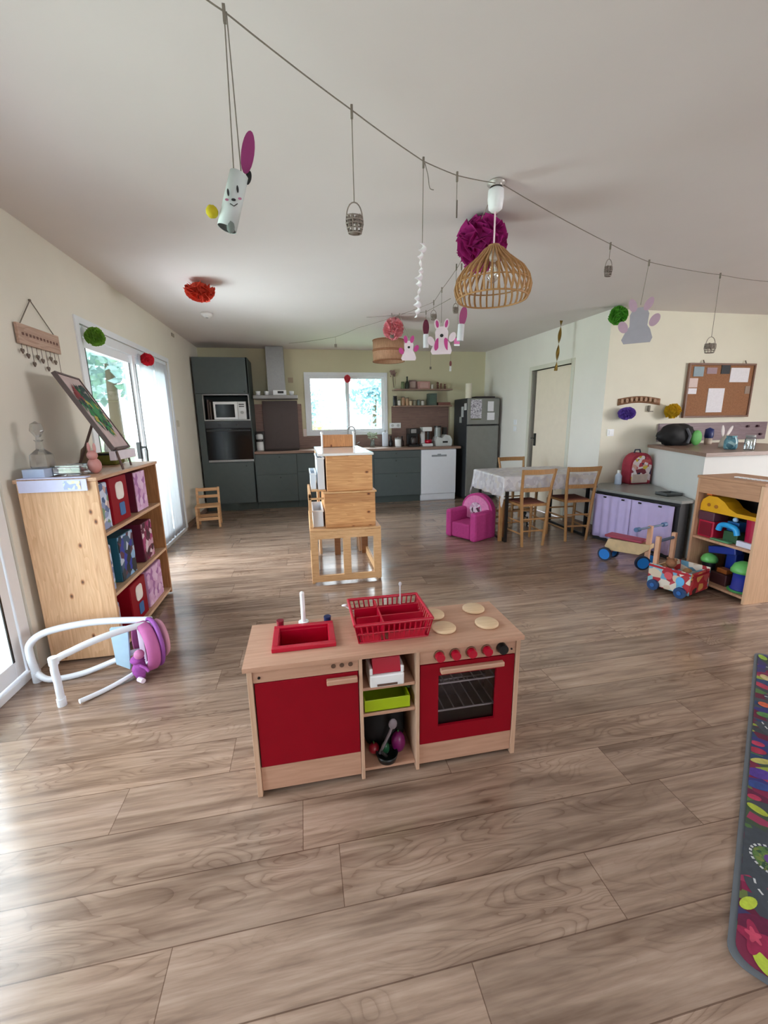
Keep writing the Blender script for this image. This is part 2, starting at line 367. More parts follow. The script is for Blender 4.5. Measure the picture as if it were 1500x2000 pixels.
# ---------------------------------------------------------------- room shell
W, D, H = -1.53, 7.32, 2.505
fm = floor_material()
build(MB().box(W-0.36, 7.2, -3.2, D+0.02, -0.12, 0), 'floor', fm, kind='structure')
build(MB().box(W-0.36, 7.2, -3.2, D+0.35, H, H+0.15), 'ceiling', m_ceil, kind='structure')
wl = MB()
for y0, y1, z0, z1 in ((-3.2, 0.3, 0, H), (0.3, 2.46, 2.12, H), (2.46, 3.55, 0, H), (3.55, 5.62, 2.07, H), (5.62, D+0.35, 0, H)):
    wl.box(W-0.32, W, y0, y1, z0, z1)
build(wl, 'wall_left', m_wall, kind='structure')
wbk = MB(); wx0, wx1, wz0, wz1 = 0.085, 1.49, 1.112, 2.146
for x0, x1, z0, z1 in ((W, wx0, 0, H), (wx1, 3.4, 0, H), (wx0, wx1, 0, wz0), (wx0, wx1, wz1, H)):
    wbk.box(x0, x1, D, D+0.3, z0, z1)
build(wbk, 'wall_back', plain('olive_cream_paint', 'd3cdae', 0.85, var=0.02, scale=3), kind='structure')
# right wall, a touch out of square with the room
p0 = Vector((3.42, 4.36, 0)); p1 = Vector((3.28, D, 0)); u = (p1-p0).normalized(); nrm = Vector((u.y, -u.x, 0)); LR = (p1-p0).length
MR = Matrix(((u.x, nrm.x, 0, p0.x), (u.y, nrm.y, 0, p0.y), (0, 0, 1, 0), (0, 0, 0, 1)))
wr = MB()
for a0, a1, z0, z1 in ((0, 0.60, 0, H), (1.47, LR+0.1, 0, H), (0.60, 1.47, 2.02, H)):
    wr.box(a0, a1, 0, 0.16, z0, z1, 0, MR)
build(wr, 'wall_right', m_walld, kind='structure')
build(MB().box(3.42, 7.0, 4.36, 4.5, 0, H), 'wall_alcove', plain('warm_cream_paint', 'ebe7d6', 0.85, var=0.02, scale=3), kind='structure')
wf = MB()
for y0, y1, z0, z1 in ((-3.2, -0.4, 0, H), (1.8, 4.5, 0, H), (-0.4, 1.8, 0, 0.9), (-0.4, 1.8, 2.1, H)): wf.box(7.0, 7.2, y0, y1, z0, z1)
build(wf, 'wall_far_right', m_walld, kind='structure')
wq = MB()
for x0, x1, z0, z1 in ((W, 0.6, 0, H), (2.2, 7.2, 0, H), (0.6, 2.2, 2.15, H), (0.6, 2.2, 0, 0.9)): wq.box(x0, x1, -3.2, -3.0, z0, z1)  # unseen rear wall; its opening is made up to let fill light in
build(wq, 'wall_rear', m_walld, kind='structure')
# peninsula half wall
build(MB().prism([(3.56, 3.15), (5.3, 3.15), (5.3, 3.32), (3.74, 3.32), (4.27, 4.36), (4.09, 4.36)], 0, 0.985), 'wall_peninsula', plain('half_wall_paint', 'e4e6e4', 0.8, var=0.02, scale=3), kind='structure')
build(MB().prism([(3.53, 3.12), (5.3, 3.12), (5.3, 4.35), (4.06, 4.35)], 0.987, 1.02), 'peninsula_worktop', m_worktop, bevel=0.003,
      label='dark wood worktop capping the white peninsula half wall under the cork board', cat='worktop')
# skirting
build(MB().box(W+0.001, W+0.012, 5.66, D, 0.001, 0.07), 'baseboard_left', m_worktop, kind='structure')
build(MB().box(0.0, 0.54, -0.012, -0.001, 0.001, 0.07, 0, MR), 'baseboard_right', m_worktop, kind='structure')

def patio(name, y0, y1, zt, leaves, xin=W-0.01, handle=None):
    f = MB(); x0, x1 = xin-0.075, xin; t = 0.075
    f.box(x0, x1, y0, y0+t, 0.04, zt); f.box(x0, x1, y1-t, y1, 0.04, zt); f.box(x0, x1, y0+t, y1-t, zt-t, zt); f.box(x0-0.02, x1+0.015, y0, y1, 0.0, 0.04)
    r = build(f, name, m_pvc, kind='structure', bevel=0.003)
    for i, (a, b) in enumerate(leaves):
        xa = x0+0.005+0.03*(i % 2); xb = xa+0.035; s = 0.07; k = MB()
        k.box(xa, xb, a, a+s, 0.05, zt-t+0.01); k.box(xa, xb, b-s, b, 0.05, zt-t+0.01); k.box(xa, xb, a+s, b-s, 0.05, 0.14); k.box(xa, xb, a+s, b-s, zt-t-0.07, zt-t+0.01)
        lf = build(k, 'sash', m_pvc, r, bevel=0.003)
        build(MB().box(xa+0.014, xa+0.022, a+s-0.01, b-s+0.01, 0.13, zt-t-0.06), 'pane', m_glass, lf)
        g = MB(); g.box(xb-0.002, xb+0.003, a+s-0.004, a+s+0.008, 0.14, zt-t-0.07); g.box(xb-0.002, xb+0.003, b-s-0.008, b-s+0.004, 0.14, zt-t-0.07)
        build(g, 'gasket', m_black, lf)
    if handle:
        h = MB().cbox((xin-0.015, handle, 1.10), (0.03, 0.04, 0.16)).tube([(xin, handle, 1.13), (xin+0.045, handle, 1.13), (xin+0.05, handle, 1.10), (xin+0.045, handle, 0.98)], 0.011)
        build(h, 'handle', m_black, r)
    return r
patio('window_1', 0.31, 2.455, 2.115, [(0.40, 1.42), (1.36, 2.37)])
patio('window_2', 3.555, 5.615, 2.065, [(3.64, 4.62), (4.56, 5.53)], handle=4.46)
tr = MB(); tr.box(W+0.001, W+0.012, 3.50, 3.555, 0.03, 2.11); tr.box(W+0.001, W+0.012, 5.615, 5.66, 0.03, 2.11); tr.box(W+0.001, W+0.012, 3.555, 5.615, 2.065, 2.11)
build(tr, 'trim_1', m_pvc, kind='structure')
# white blind panels drawn over the far leaf
for i, (a, b) in enumerate(((4.66, 5.06), (5.10, 5.55))):
    c = MB(); N = 24
    c.grid(lambda q, v, a=a, b=b: (W+0.012+0.006*math.sin(q*22), a+(b-a)*q, 0.06+1.96*v), 40, 2)
    build(c, 'panel_curtain', voile('white_voile', 'f0f2f6'), solid=0.004, label=('white panel curtain beside the handle of the far patio door', 'white panel curtain at the far end of the far patio door')[i], cat='curtain', group='panel curtains on the patio door')

k = MB(); t = 0.06
k.box(wx0, wx1, D-0.02, D+0.05, wz0, wz0+t); k.box(wx0, wx1, D-0.02, D+0.05, wz1-t, wz1)
k.box(wx0, wx0+t, D-0.02, D+0.05, wz0+t, wz1-t); k.box(wx1-t, wx1, D-0.02, D+0.05, wz0+t, wz1-t)
w3 = build(k, 'window_3', m_pvc, kind='structure', bevel=0.003)
for a, b, yy in ((wx0+t, 0.83, D-0.01), (0.77, wx1-t, D+0.02)):
    s = MB(); z0, z1 = wz0+t, wz1-t
    s.box(a, a+0.04, yy, yy+0.025, z0, z1); s.box(b-0.04, b, yy, yy+0.025, z0, z1); s.box(a+0.04, b-0.04, yy, yy+0.025, z0, z0+0.04); s.box(a+0.04, b-0.04, yy, yy+0.025, z1-0.04, z1)
    q = build(s, 'sash', m_pvc, w3, bevel=0.002); build(MB().box(a+0.03, b-0.03, yy+0.01, yy+0.015, z0+0.03, z1-0.03), 'pane', m_glass, q)

dr = MB(); dr.box(0.545, 0.60, -0.015, 0.12, 0, 2.075, 0, MR); dr.box(1.47, 1.525, -0.015, 0.12, 0, 2.075, 0, MR); dr.box(0.60, 1.47, -0.015, 0.12, 2.02, 2.075, 0, MR)
fr = build(dr, 'trim_2', plain('door_frame_paint', 'd9d7c9', 0.6, var=0.02), kind='structure', bevel=0.002)
df = MB().box(0.605, 1.40, 0.03, 0.07, 0.008, 2.012, 0, MR)
d1 = build(df, 'door_1', plain('door_leaf_paint', 'eee0cc', 0.6, var=0.02), kind='structure', bevel=0.002)
dj = MB().box(1.402, 1.469, 0.05, 0.11, 0.008, 2.012, 0, MR); build(dj, 'door_rebate', plain('door_jamb_grey', '6d655c', 0.6), d1)
dh = MB().box(1.33, 1.37, 0.014, 0.03, 0.95, 1.13, 0, MR); k0 = dh.mark(); dh.tube([(1.35, 0.014, 1.06), (1.35, -0.035, 1.06), (1.27, -0.04, 1.06)], 0.010); dh.xf(MR, k0)
build(dh, 'door_handle', m_black, d1)
for lab, yy, zz in (('white light switch on the right wall between the fridge and the door', 6.18, 1.25), ('small white socket plate below the switch between fridge and door', 6.18, 1.15)):
    uu = (yy-4.36); s = MB().box(uu, uu+0.08, -0.012, -0.001, zz, zz+0.08, 0, MR).box(uu+0.02, uu+0.06, -0.018, -0.012, zz+0.015, zz+0.065, 0, MR)
    build(s, 'light_switch' if zz > 1.2 else 'wall_socket', m_white, label=lab, cat='switch' if zz > 1.2 else 'socket', bevel=0.002)
s = MB().box(3.50, 3.58, 4.345, 4.359, 1.13, 1.21).box(3.515, 3.565, 4.338, 4.345, 1.145, 1.195)
build(s, 'light_switch', m_white, label='light switch on the cream wall below the purple pompom', cat='switch', bevel=0.002)

# ---------------------------------------------------------------- garden seen through the glass
gm, nt, b = mat_base('grass'); n = nt.nodes.new('ShaderNodeTexNoise'); n.inputs['Scale'].default_value = 1.5; n.inputs['Detail'].default_value = 8
tt = nt.nodes.new('ShaderNodeTexCoord'); nt.links.new(tt.outputs['Object'], n.inputs['Vector'])
nt.links.new(ramp(nt, n.outputs['Fac'], [(0.35, lin('86a87e')), (0.65, lin('aecba2'))]), b.inputs['Base Color']); b.inputs['Roughness'].default_value = 0.9
g = MB(); g.box(-60, W-0.40, -30, 70, -0.35, -0.15); g.box(W-0.40, 60, D+0.4, 70, -0.35, -0.15)
build(g, 'garden_lawn', gm, kind='structure')
build(MB().box(W-2.2, W-0.37, -3, 7.5, -0.14, -0.03), 'garden_terrace', plain('pale_terrace', 'cfd0cc', 0.8), kind='structure')
def tree(x, y, h, r, col, lab, seed, group='garden trees beyond the windows', cat='tree', trunk=True, n=1500, name='garden_tree'):
    rnd = random.Random(seed); t = thing(name, lab, cat, (x, y, -0.15), 0, group); mb = MB()
    cl = [(rnd.uniform(-r*.6, r*.6), rnd.uniform(-r*.6, r*.6), rnd.uniform(h*.38 if trunk else h*.2, h*.88), rnd.uniform(.35, .6)*r) for _ in range(14)]
    for i in range(n):
        c = rnd.choice(cl); d = Vector((rnd.gauss(0, 1), rnd.gauss(0, 1), rnd.gauss(0, 1))).normalized()
        p = Vector((x+c[0], y+c[1], c[2]-0.1))+d*c[3]*rnd.uniform(.75, 1.0); p.z = max(p.z, 0.0)
        a = Vector((rnd.gauss(0, 1), rnd.gauss(0, 1), rnd.gauss(0, 1))).normalized(); bb = a.orthogonal().normalized(); s = r*rnd.uniform(.05, .10)
        mb.add([p-a*s, p-bb*s*.7, p+a*s, p+bb*s*.7], [(0, 1, 2, 3)])
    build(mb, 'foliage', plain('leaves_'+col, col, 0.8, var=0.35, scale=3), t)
    if trunk: build(MB().cyl((x, y, -0.15), (x+.1, y, h*.6), r*.09, r*.05, 10), 'trunk', plain('bark', '6b5a4a', 0.9), t)
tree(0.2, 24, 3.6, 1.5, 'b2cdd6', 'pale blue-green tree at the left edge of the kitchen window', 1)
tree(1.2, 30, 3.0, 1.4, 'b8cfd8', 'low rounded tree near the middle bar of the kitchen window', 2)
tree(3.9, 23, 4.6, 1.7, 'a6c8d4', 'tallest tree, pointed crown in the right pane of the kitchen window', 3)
tree(0.9, 18.5, 1.5, 0.7, 'c3dc7a', 'bright yellow-green bush low in the left pane of the kitchen window', 4, 'garden shrubs', 'bush', False, 700, 'garden_shrub')
tree(2.7, 16.5, 1.0, 0.9, '8fbf95', 'mid green bush beside the middle bar of the kitchen window', 5, 'garden shrubs', 'bush', False, 700, 'garden_shrub')
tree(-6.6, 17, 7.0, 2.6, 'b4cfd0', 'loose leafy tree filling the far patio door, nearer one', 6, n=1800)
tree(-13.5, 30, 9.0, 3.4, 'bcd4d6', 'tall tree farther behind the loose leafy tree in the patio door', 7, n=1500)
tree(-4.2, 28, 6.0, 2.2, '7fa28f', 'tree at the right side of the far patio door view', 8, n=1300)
hd = MB(); hd.ball((4.6, 19.5, 0.55), (1.5, .6, .75), 40, rough=0.25, freq=14)
build(hd, 'garden_hedge', plain('hedge_green', '8fc3a6', 0.9, var=0.3, scale=8), label='clipped green hedge low in the right pane of the kitchen window', cat='hedge')
tp = MB().cyl((0.55, 15.0, -0.14), (0.55, 15.0, 0.42), 0.55, n=24)
build(tp, 'paddling_pool', plain('pool_blue', '4f9bd8', 0.5), label='blue round garden pool low in the left pane of the kitchen window', cat='pool', bevel=0.03)

# ---------------------------------------------------------------- fitted kitchen
F = 6.72
def slot(mb, x, z, w=0.16): return mb.box(x-w/2, x+w/2, F-0.004, F+0.001, z-0.006, z+0.006)
def front(p, nm, x0, x1, z0, z1, knobx=None, knobz=None):
    o = build(MB().box(x0+0.0015, x1-0.0015, F, F+0.019, z0+0.0015, z1-0.0015), nm, m_green, p, bevel=0.002)
    if knobx is not None: build(MB().cyl((knobx, F-0.022, knobz), (knobx, F, knobz), 0.011, 0.008, 12), 'knob', plain('dark_knob', '2c3230', 0.4), o)
    return o
t = thing('tall_oven_cabinet', 'tall grey-green cabinet housing the microwave and oven in the left corner', 'cabinet', (-1.13, 7.0, 0))
c = MB(); x0, x1 = -1.50, -0.735
c.box(x0, x0+0.02, F+0.02, D-0.01, 0.10, 2.285); c.box(x1-0.02, x1, F+0.0, D-0.01, 0.10, 2.285); c.box(x0+.02, x1-.02, D-0.03, D-0.01, 0.10, 2.285)
for z in (0.10, 0.745, 1.375, 1.76, 2.265): c.box(x0+.02, x1-.02, F+0.02, D-0.03, z, z+0.02)
build(c, 'carcass', m_greend, t)
build(MB().box(x0, x1, F+0.05, D-0.01, 0.0, 0.098), 'plinth', m_greend, t)
front(t, 'upper_door', x0, x1, 1.775, 2.285, -0.80, 1.80); front(t, 'lower_door', x0, x1, 0.12, 0.755, -0.86, 0.70)
front(t, 'side_filler', x0, -1.405, 0.757, 1.773)
nb = MB(); nb.box(-1.405, -1.39, F-0.002, F+0.05, 1.40, 1.765); nb.box(-0.76, -0.745, F-0.002, F+0.05, 1.40, 1.765); nb.box(-1.405, -0.745, F-0.002, F+0.05, 1.75, 1.765); nb.box(-1.405, -0.745, F-0.002, F+0.05, 1.38, 1.40)
build(nb, 'niche_frame', m_steel, t)
t = thing('built_in_oven', 'black glass built-in oven with steel bottom rail below the microwave', 'oven', (-1.08, 6.9, 0.765))
build(MB().box(-1.398, -0.742, F+0.022, D-0.05, 0.768, 1.372), 'oven_body', m_black, t)
build(MB().box(-1.40, -0.745, F-0.006, F+0.02, 0.80, 1.27), 'door', m_blackg, t, bevel=0.003)
cp = build(MB().box(-1.40, -0.745, F-0.006, F+0.02, 1.275, 1.372), 'control_panel', plain('dark_panel', '2a2b30', 0.3), t, bevel=0.002)
build(MB().cyl((-1.2, F-0.03, 1.32), (-1.2, F-0.006, 1.32), 0.018).cyl((-0.95, F-0.03, 1.32), (-0.95, F-0.006, 1.32), 0.018), 'dial', m_black, cp)
build(MB().box(-1.385, -0.76, F-0.035, F-0.02, 1.225, 1.245).box(-1.34, -1.32, F-0.02, F-0.006, 1.228, 1.242).box(-0.83, -0.81, F-0.02, F-0.006, 1.228, 1.242), 'door_handle', m_black, t)
build(MB().box(-1.40, -0.745, F-0.008, F+0.02, 0.768, 0.797), 'bottom_rail', m_steel, t)
t = thing('microwave_oven', 'white microwave standing in the open niche above the oven', 'microwave', (-1.03, 6.95, 1.397))
build(MB().box(-1.27, -0.80, F+0.03, 7.10, 1.397, 1.66), 'casing', m_white, t, bevel=0.006)
dd = build(MB().box(-1.265, -0.925, F+0.012, F+0.03, 1.40, 1.657), 'door', m_white, t, bevel=0.004)
build(MB().box(-1.235, -0.965, F+0.009, F+0.013, 1.43, 1.62), 'window', m_blackg, dd)
pp = build(MB().box(-0.92, -0.805, F+0.012, F+0.03, 1.40, 1.657), 'control_panel', plain('light_panel', 'd9dbdc', 0.4), t, bevel=0.004)
build(MB().cyl((-0.862, F-0.008, 1.50), (-0.862, F+0.012, 1.50), 0.022), 'dial', m_steel, pp)
dk = MB()
for z in (1.58, 1.61): dk.box(-0.90, -0.825, F+0.010, F+0.0125, z, z+0.014)
build(dk, 'display', m_black, pp)
t = thing('tray_stack', 'dark brown trays leaning in the niche left of the microwave', 'tray', (-1.33, 6.95, 1.397))
build(MB().box(-1.36, -1.335, 6.78, 7.1, 1.397, 1.69), 'tray', plain('brown_tray', '4a3b36', .5), t, bevel=0.004); build(MB().box(-1.325, -1.305, 6.78, 7.1, 1.397, 1.66), 'tray', plain('brown_tray2', '6a5a52', .5), t, bevel=0.004)

def base_unit(lab, x0, x1, splits, xk):
    t = thing('base_cabinet', lab, 'cabinet', ((x0+x1)/2, 7.0, 0), 0, 'grey-green base cabinets')
    build(MB().box(x0, x1, F+0.02, D-0.03, 0.10, 0.868), 'carcass', m_greend, t)
    build(MB().box(x0, x1, F+0.05, D-0.03, 0.0, 0.098), 'plinth', m_greend, t)
    for a, b in zip(splits[:-1], splits[1:]): front(t, 'drawer', x0, x1, a, b, xk, b-0.045)
base_unit('two-drawer grey-green base cabinet next to the tall oven cabinet', -0.731, -0.10, (0.115, 0.545, 0.862), -0.36)
base_unit('two-drawer base cabinet right of the hob, partly behind the pine tower', -0.098, 0.56, (0.115, 0.575, 0.862), 0.22)
base_unit('base cabinet under the kitchen sink, mostly behind the pine tower', 0.562, 1.13, (0.115, 0.50, 0.862), 0.85)
base_unit('three-drawer grey-green base cabinet left of the white dishwasher', 1.132, 1.925, (0.115, 0.49, 0.745, 0.862), 1.50)
build(MB().box(-0.731, 2.62, F-0.02, D-0.028, 0.870, 0.908), 'kitchen_worktop', m_worktop, bevel=0.003, label='long brown wood kitchen worktop running under the back window', cat='worktop')
t = thing('dishwasher', 'white freestanding dishwasher under the right end of the worktop', 'dishwasher', (2.23, 7.0, 0))
m_dw = plain('white_enamel', 'e6eaf2', 0.3, var=0.01)
build(MB().box(1.93, 2.54, F+0.03, D-0.04, 0.0, 0.866), 'body', m_dw, t)
dd = build(MB().box(1.93, 2.54, F-0.01, F+0.028, 0.12, 0.862), 'door', m_dw, t, bevel=0.006)
build(MB().box(2.11, 2.37, F-0.014, F-0.009, 0.745, 0.775).box(2.21, 2.27, F-0.016, F-0.012, 0.775, 0.79), 'handle_recess', plain('grey_recess', '8d9299', .4), dd)
build(MB().box(1.93, 2.54, F+0.01, F+0.028, 0.015, 0.115), 'kick_plate', m_dw, t, bevel=0.003)

sb = MB(); sb.box(-0.733, 2.60, D-0.022, D-0.002, 0.910, 1.108); sb.box(-0.733, 0.02, D-0.022, D-0.002, 1.108, 1.64); sb.box(1.56, 2.60, D-0.022, D-0.002, 1.108, 1.585)
build(sb, 'splashback', m_splash, label='brown wood-look splashback around the kitchen window', cat='splashback')
build(MB().box(-0.61, -0.045, D-0.032, D-0.023, 0.912, 1.69), 'glass_wall_plate', plain('taupe_glass', '5b4e4c', 0.6, var=0.03), bevel=0.002, label='dark taupe glass panel on the wall behind the hob', cat='panel')
t = thing('extractor_hood', 'stainless steel chimney cooker hood with a flat canopy', 'cooker hood', (-0.35, 7.1, 1.70))
build(MB().box(-0.485, -0.215, 7.06, D-0.035, 1.76, 2.50), 'chimney', m_steel, t, bevel=0.002)
build(MB().box(-0.70, -0.03, 6.86, D-0.035, 1.705, 1.758), 'canopy', plain('hood_grey', '8c8a88', 0.35, 0.5), t, bevel=0.004)
build(MB().box(-0.60, -0.05, 6.84, 7.25, 0.910, 0.916), 'hob', m_blackg, label='black glass hob set on the worktop below the hood', cat='hob', bevel=0.001)
t = thing('radio', 'small white radio with a dark display on the hood canopy', 'radio', (-0.32, 6.93, 1.76))
build(MB().box(-0.40, -0.20, 6.90, 6.98, 1.76, 1.835), 'casing', m_white, t, bevel=0.006); build(MB().box(-0.33, -0.24, 6.896, 6.90, 1.785, 1.82), 'display', m_black, t)
for x, lab in ((-0.63, 'white cup at the left end of the hood canopy'), (-0.12, 'small white pot on the hood canopy right of the radio'), (-0.50, 'small white cup just left of the radio on the hood')):
    mb = MB().lathe([(0.0, 0), (0.03, 0), (0.038, 0.06), (0.034, 0.062), (0.028, 0.006), (0, 0.006)], (x, 6.95, 1.76), 16)
    build(mb, 'cup', m_white, label=lab, cat='cup', group='white cups on the cooker hood')
build(MB().box(-0.17, -0.09, D-0.012, D-0.001, 1.98, 2.06), 'wall_socket', plain('beige_socket', 'b8a58a', .5), label='beige socket on the wall right of the hood chimney', cat='socket', bevel=0.002)
build(MB().box(0.03, 0.085, D-0.03, D-0.022, 1.105, 1.23), 'wall_socket', plain('pinkish_socket', 'e5d5cf', .5), label='pale socket plate left of the kitchen window', cat='socket', bevel=0.002)
t = thing('wall_socket', 'white double socket right of the kitchen window above the counter', 'socket', (1.60, 7.28, 1.21))
build(MB().box(1.52, 1.72, D-0.04, D-0.022, 1.215, 1.305), 'plate', m_white, t, bevel=0.003)
build(MB().cyl((1.57, D-0.042, 1.26), (1.57, D-0.039, 1.26), 0.025).cyl((1.67, D-0.042, 1.26), (1.67, D-0.039, 1.26), 0.025), 'outlet', plain('socket_grey', 'bfc0c0', .5), t)

# shelves
for z, lab in ((1.862, 'upper wall shelf right of the kitchen window'), (1.588, 'lower wall shelf right of the kitchen window')):
    build(MB().box(1.575, 2.605, 7.12, D-0.001, z-0.02, z+0.005), 'wall_shelf', m_worktop, label=lab, cat='shelf', group='kitchen wall shelves', bevel=0.002)
z1 = 1.867; z2 = 1.593
def jar(x, y, z, r, h, col, lab, cat='jar', neck=0.0, lid=None, group=None, name='jar', rough=0.35):
    t = thing(name, lab, cat, (x, y, z), 0, group)
    pr = [(0, 0), (r*.94, 0), (r, h*.06), (r, h*.88), (r*.9, h*.94), (r*.9, h), (0, h)] if not neck else [(0, 0), (r*.94, 0), (r, h*.05), (r, h*.5), (neck*1.6, h*.66), (neck, h*.76), (neck, h), (0, h)]
    build(MB().lathe(pr, (x, y, z), 18), 'body', plain('col_'+col, col, rough), t)
    rr = (neck or r*.92)*1.08
    build(MB().cyl((x, y, z+h), (x, y, z+h+max(0.012, h*.08)), rr, n=18), 'lid', plain('lid_'+(lid or '3a3a3a'), lid or '3a3a3a', .4), t)
jar(1.815, 7.2, z1, 0.035, 0.19, '2c352c', 'dark glass bottle on the upper shelf', 'bottle', 0.013, '222222', 'upper shelf things', 'bottle')
jar(1.745, 7.22, z1, 0.03, 0.11, '6b7a54', 'small green pot left of the dark bottle on the upper shelf', 'pot', 0, '55663f', 'upper shelf things')
def frame_box(nm, x0, x1, y0, y1, z0, z1, c1, c2, lab, cat, group=None):
    t = thing(nm, lab, cat, ((x0+x1)/2, (y0+y1)/2, z0), 0, group)
    build(MB().box(x0, x1, y0, y1, z0, z1), 'body', plain('col_'+c1, c1, .5), t, bevel=0.003)
    build(MB().box(x0+(x1-x0)*.15, x1-(x1-x0)*.15, y0-0.003, y0, z0+(z1-z0)*.15, z1-(z1-z0)*.15), 'front_panel', plain('col_'+c2, c2, .6), t)
frame_box('picture_frame', 1.86, 1.99, 7.24, 7.26, z1, z1+.15, '8d7470', 'b9a39b', 'brownish picture frame on the upper shelf', 'picture frame', 'upper shelf things')
frame_box('storage_tin', 2.0, 2.21, 7.16, 7.28, z1, z1+.125, 'b98c86', 'c7a29b', 'wide pinkish box on the upper shelf', 'box', 'upper shelf things')
jar(2.26, 7.2, z1, 0.022, 0.065, 'e7e2da', 'tiny white jar on the upper shelf', 'jar', 0, 'd8d2c8', 'upper shelf things')
for x, h, lab in ((2.36, .12, 'brown wooden figurine on the upper shelf'), (2.42, .10, 'shorter brown figurine at its right on the upper shelf'), (2.49, .09, 'last brown figurine at the right end of the upper shelf')):
    mb = MB().lathe([(0, 0), (.022, 0), (.016, h*.3), (.02, h*.55), (.008, h*.68)], (x, 7.2, z1), 14).ball((x, 7.2, z1+h*.82), h*.17, 12)
    build(mb, 'figurine', plain('figurine_brown', '6e4438', .5), label=lab, cat='figurine', group='wooden figurines')
for x, r, h, c, lab in ((1.60, .035, .15, '1b1b1b', 'black canister at the left end of the lower shelf'), (1.672, .028, .085, 'e4dfd8', 'white jar beside the black canister'),
    (1.745, .03, .135, 'b78f70', 'tall tan jar on the lower shelf'), (1.815, .026, .12, 'c19a7a', 'second tan jar on the lower shelf, slimmer'), (1.878, .028, .08, 'd9c2a0', 'short cream jar on the lower shelf'),
    (1.95, .03, .08, '95907c', 'olive-grey jar on the lower shelf'), (2.02, .028, .085, '6f7a74', 'grey-green jar left of the white one on the lower shelf'), (2.09, .028, .075, 'd5d0ca', 'white jar left of the green tin')):
    jar(x, 7.2, z2, r, h, c, lab, 'jar', 0, '4a4038', 'jars on the lower shelf')
frame_box('storage_tin', 2.18, 2.33, 7.14, 7.26, z2, z2+.20, '47564e', '4e6258', 'dark green square tin on the lower shelf', 'tin')
build(MB().box(2.36, 2.58, 7.15, 7.27, z2, z2+.05), 'storage_tray', plain('brown_wood_tray', '7a4a40', .5), label='low brown tray at the right end of the lower shelf', cat='tray', bevel=0.003)
t = thing('dried_bouquet', 'pinkish dried bouquet hanging on the wall beside the kitchen window', 'bouquet', (1.59, 7.28, 1.90))
bq = MB(); 
for i in range(60):
    a = random.uniform(0, 2*PI); rr = random.uniform(0, .06); bq.ball((1.58+rr*math.cos(a), 7.25+random.uniform(-.03, .03), 2.13+rr*math.sin(a)*1.1), random.uniform(.008, .014), 6)
build(bq, 'petals', plain('dusty_pink', 'a5857f', .8, var=.3), t)
build(MB().tube([(1.585, 7.27, 2.12), (1.59, 7.28, 2.0), (1.60, 7.28, 1.90)], .006), 'stem', plain('dry_stem', '6d5b4b', .8), t)

# counter things
zc = 0.908
t = thing('drip_coffee_maker', 'black and white coffee maker at the left end of the worktop', 'coffee maker', (-0.67, 7.05, zc))
build(MB().lathe([(0, 0), (.055, 0), (.058, .01), (.055, .14), (0, .14)], (-.665, 7.0, zc), 20), 'flask', m_white, t)
build(MB().cyl((-.665, 7.0, zc+.14), (-.665, 7.0, zc+.175), .056), 'lid', m_black, t)
build(MB().lathe([(.05, 0), (.055, .01), (.055, .07), (.03, .085), (0, .085)], (-.665, 7.0, zc+.177), 20), 'jug', plain('light_panel', 'd9dbdc', .4), t)
build(MB().box(-.725, -.60, 7.062, 7.12, zc, zc+.30), 'column', m_black, t, bevel=.008)
t = thing('sink_tap', 'tall chrome swan-neck tap in front of the kitchen window', 'tap', (.88, 7.15, zc))
build(MB().cyl((.885, 7.12, zc), (.885, 7.12, zc+.03), .028), 'tap_base', m_steel, t)
build(MB().tube([(.885, 7.12, zc+.03), (.885, 7.12, zc+.28)]+[(.885-.06+.06*math.cos(a), 7.12-.0*a, zc+.28+.07*math.sin(a)) for a in [PI*i/10 for i in range(1, 11)]]+[(.765, 7.12, zc+.22)], .011), 'spout', m_steel, t)
build(MB().tube([(.91, 7.12, zc+.06), (.96, 7.10, zc+.09)], .008), 'lever', m_steel, t)
t = thing('flower_vase', 'glass vase with pale green stems on the worktop right of the tap', 'vase', (1.17, 7.0, zc))
build(MB().lathe([(0, 0), (.035, 0), (.045, .03), (.03, .09), (.04, .13), (.037, .13), (.027, .09), (.042, .03), (.0, .006)], (1.17, 7.05, zc), 20), 'vase', glass('vase_glass', (.85, .93, .92), .05, .3), t)
fl = MB(); 
for i in range(70):
    a = random.uniform(0, 2*PI); rr = random.uniform(0.02, .09); fl.ball((1.17+rr*math.cos(a), 7.05+rr*math.sin(a)*.6, zc+.15+random.uniform(0, .10)), random.uniform(.007, .014), 6)
build(fl, 'flowers', plain('pale_sage', 'a9b7a0', .8, var=.3), t)
t = thing('paper_towel_roll', 'white kitchen paper roll standing on the worktop by the window corner', 'paper roll', (1.39, 7.1, zc))
build(MB().cyl((1.40, 7.1, zc+.012), (1.40, 7.1, zc+.24), .052, n=24), 'paper', plain('paper_blue_white', 'dde6f4', .8, var=.02), t)
build(MB().cyl((1.40, 7.1, zc), (1.40, 7.1, zc+.011), .065, n=24).cyl((1.40, 7.1, zc+.24), (1.40, 7.1, zc+.28), .008), 'stand', m_steel, t)
t = thing('sponge_dish', 'small dark blue sponge dish on the worktop left of the sink', 'dish', (.09, 7.0, zc))
build(MB().lathe([(0, 0), (.05, 0), (.065, .03), (.06, .03), (.046, .006), (0, .006)], (.40, 7.0, zc), 18), 'dish', plain('navy', '1d2148', .4), t)
build(MB().box(.37, .43, 6.98, 7.02, zc+.007, zc+.03), 'sponge', plain('sponge_blue', '2c2f66', .9), t, bevel=.004)
t = thing('jar', 'white lidded canister standing left of the coffee machine', 'jar', (1.60, 6.98, zc))
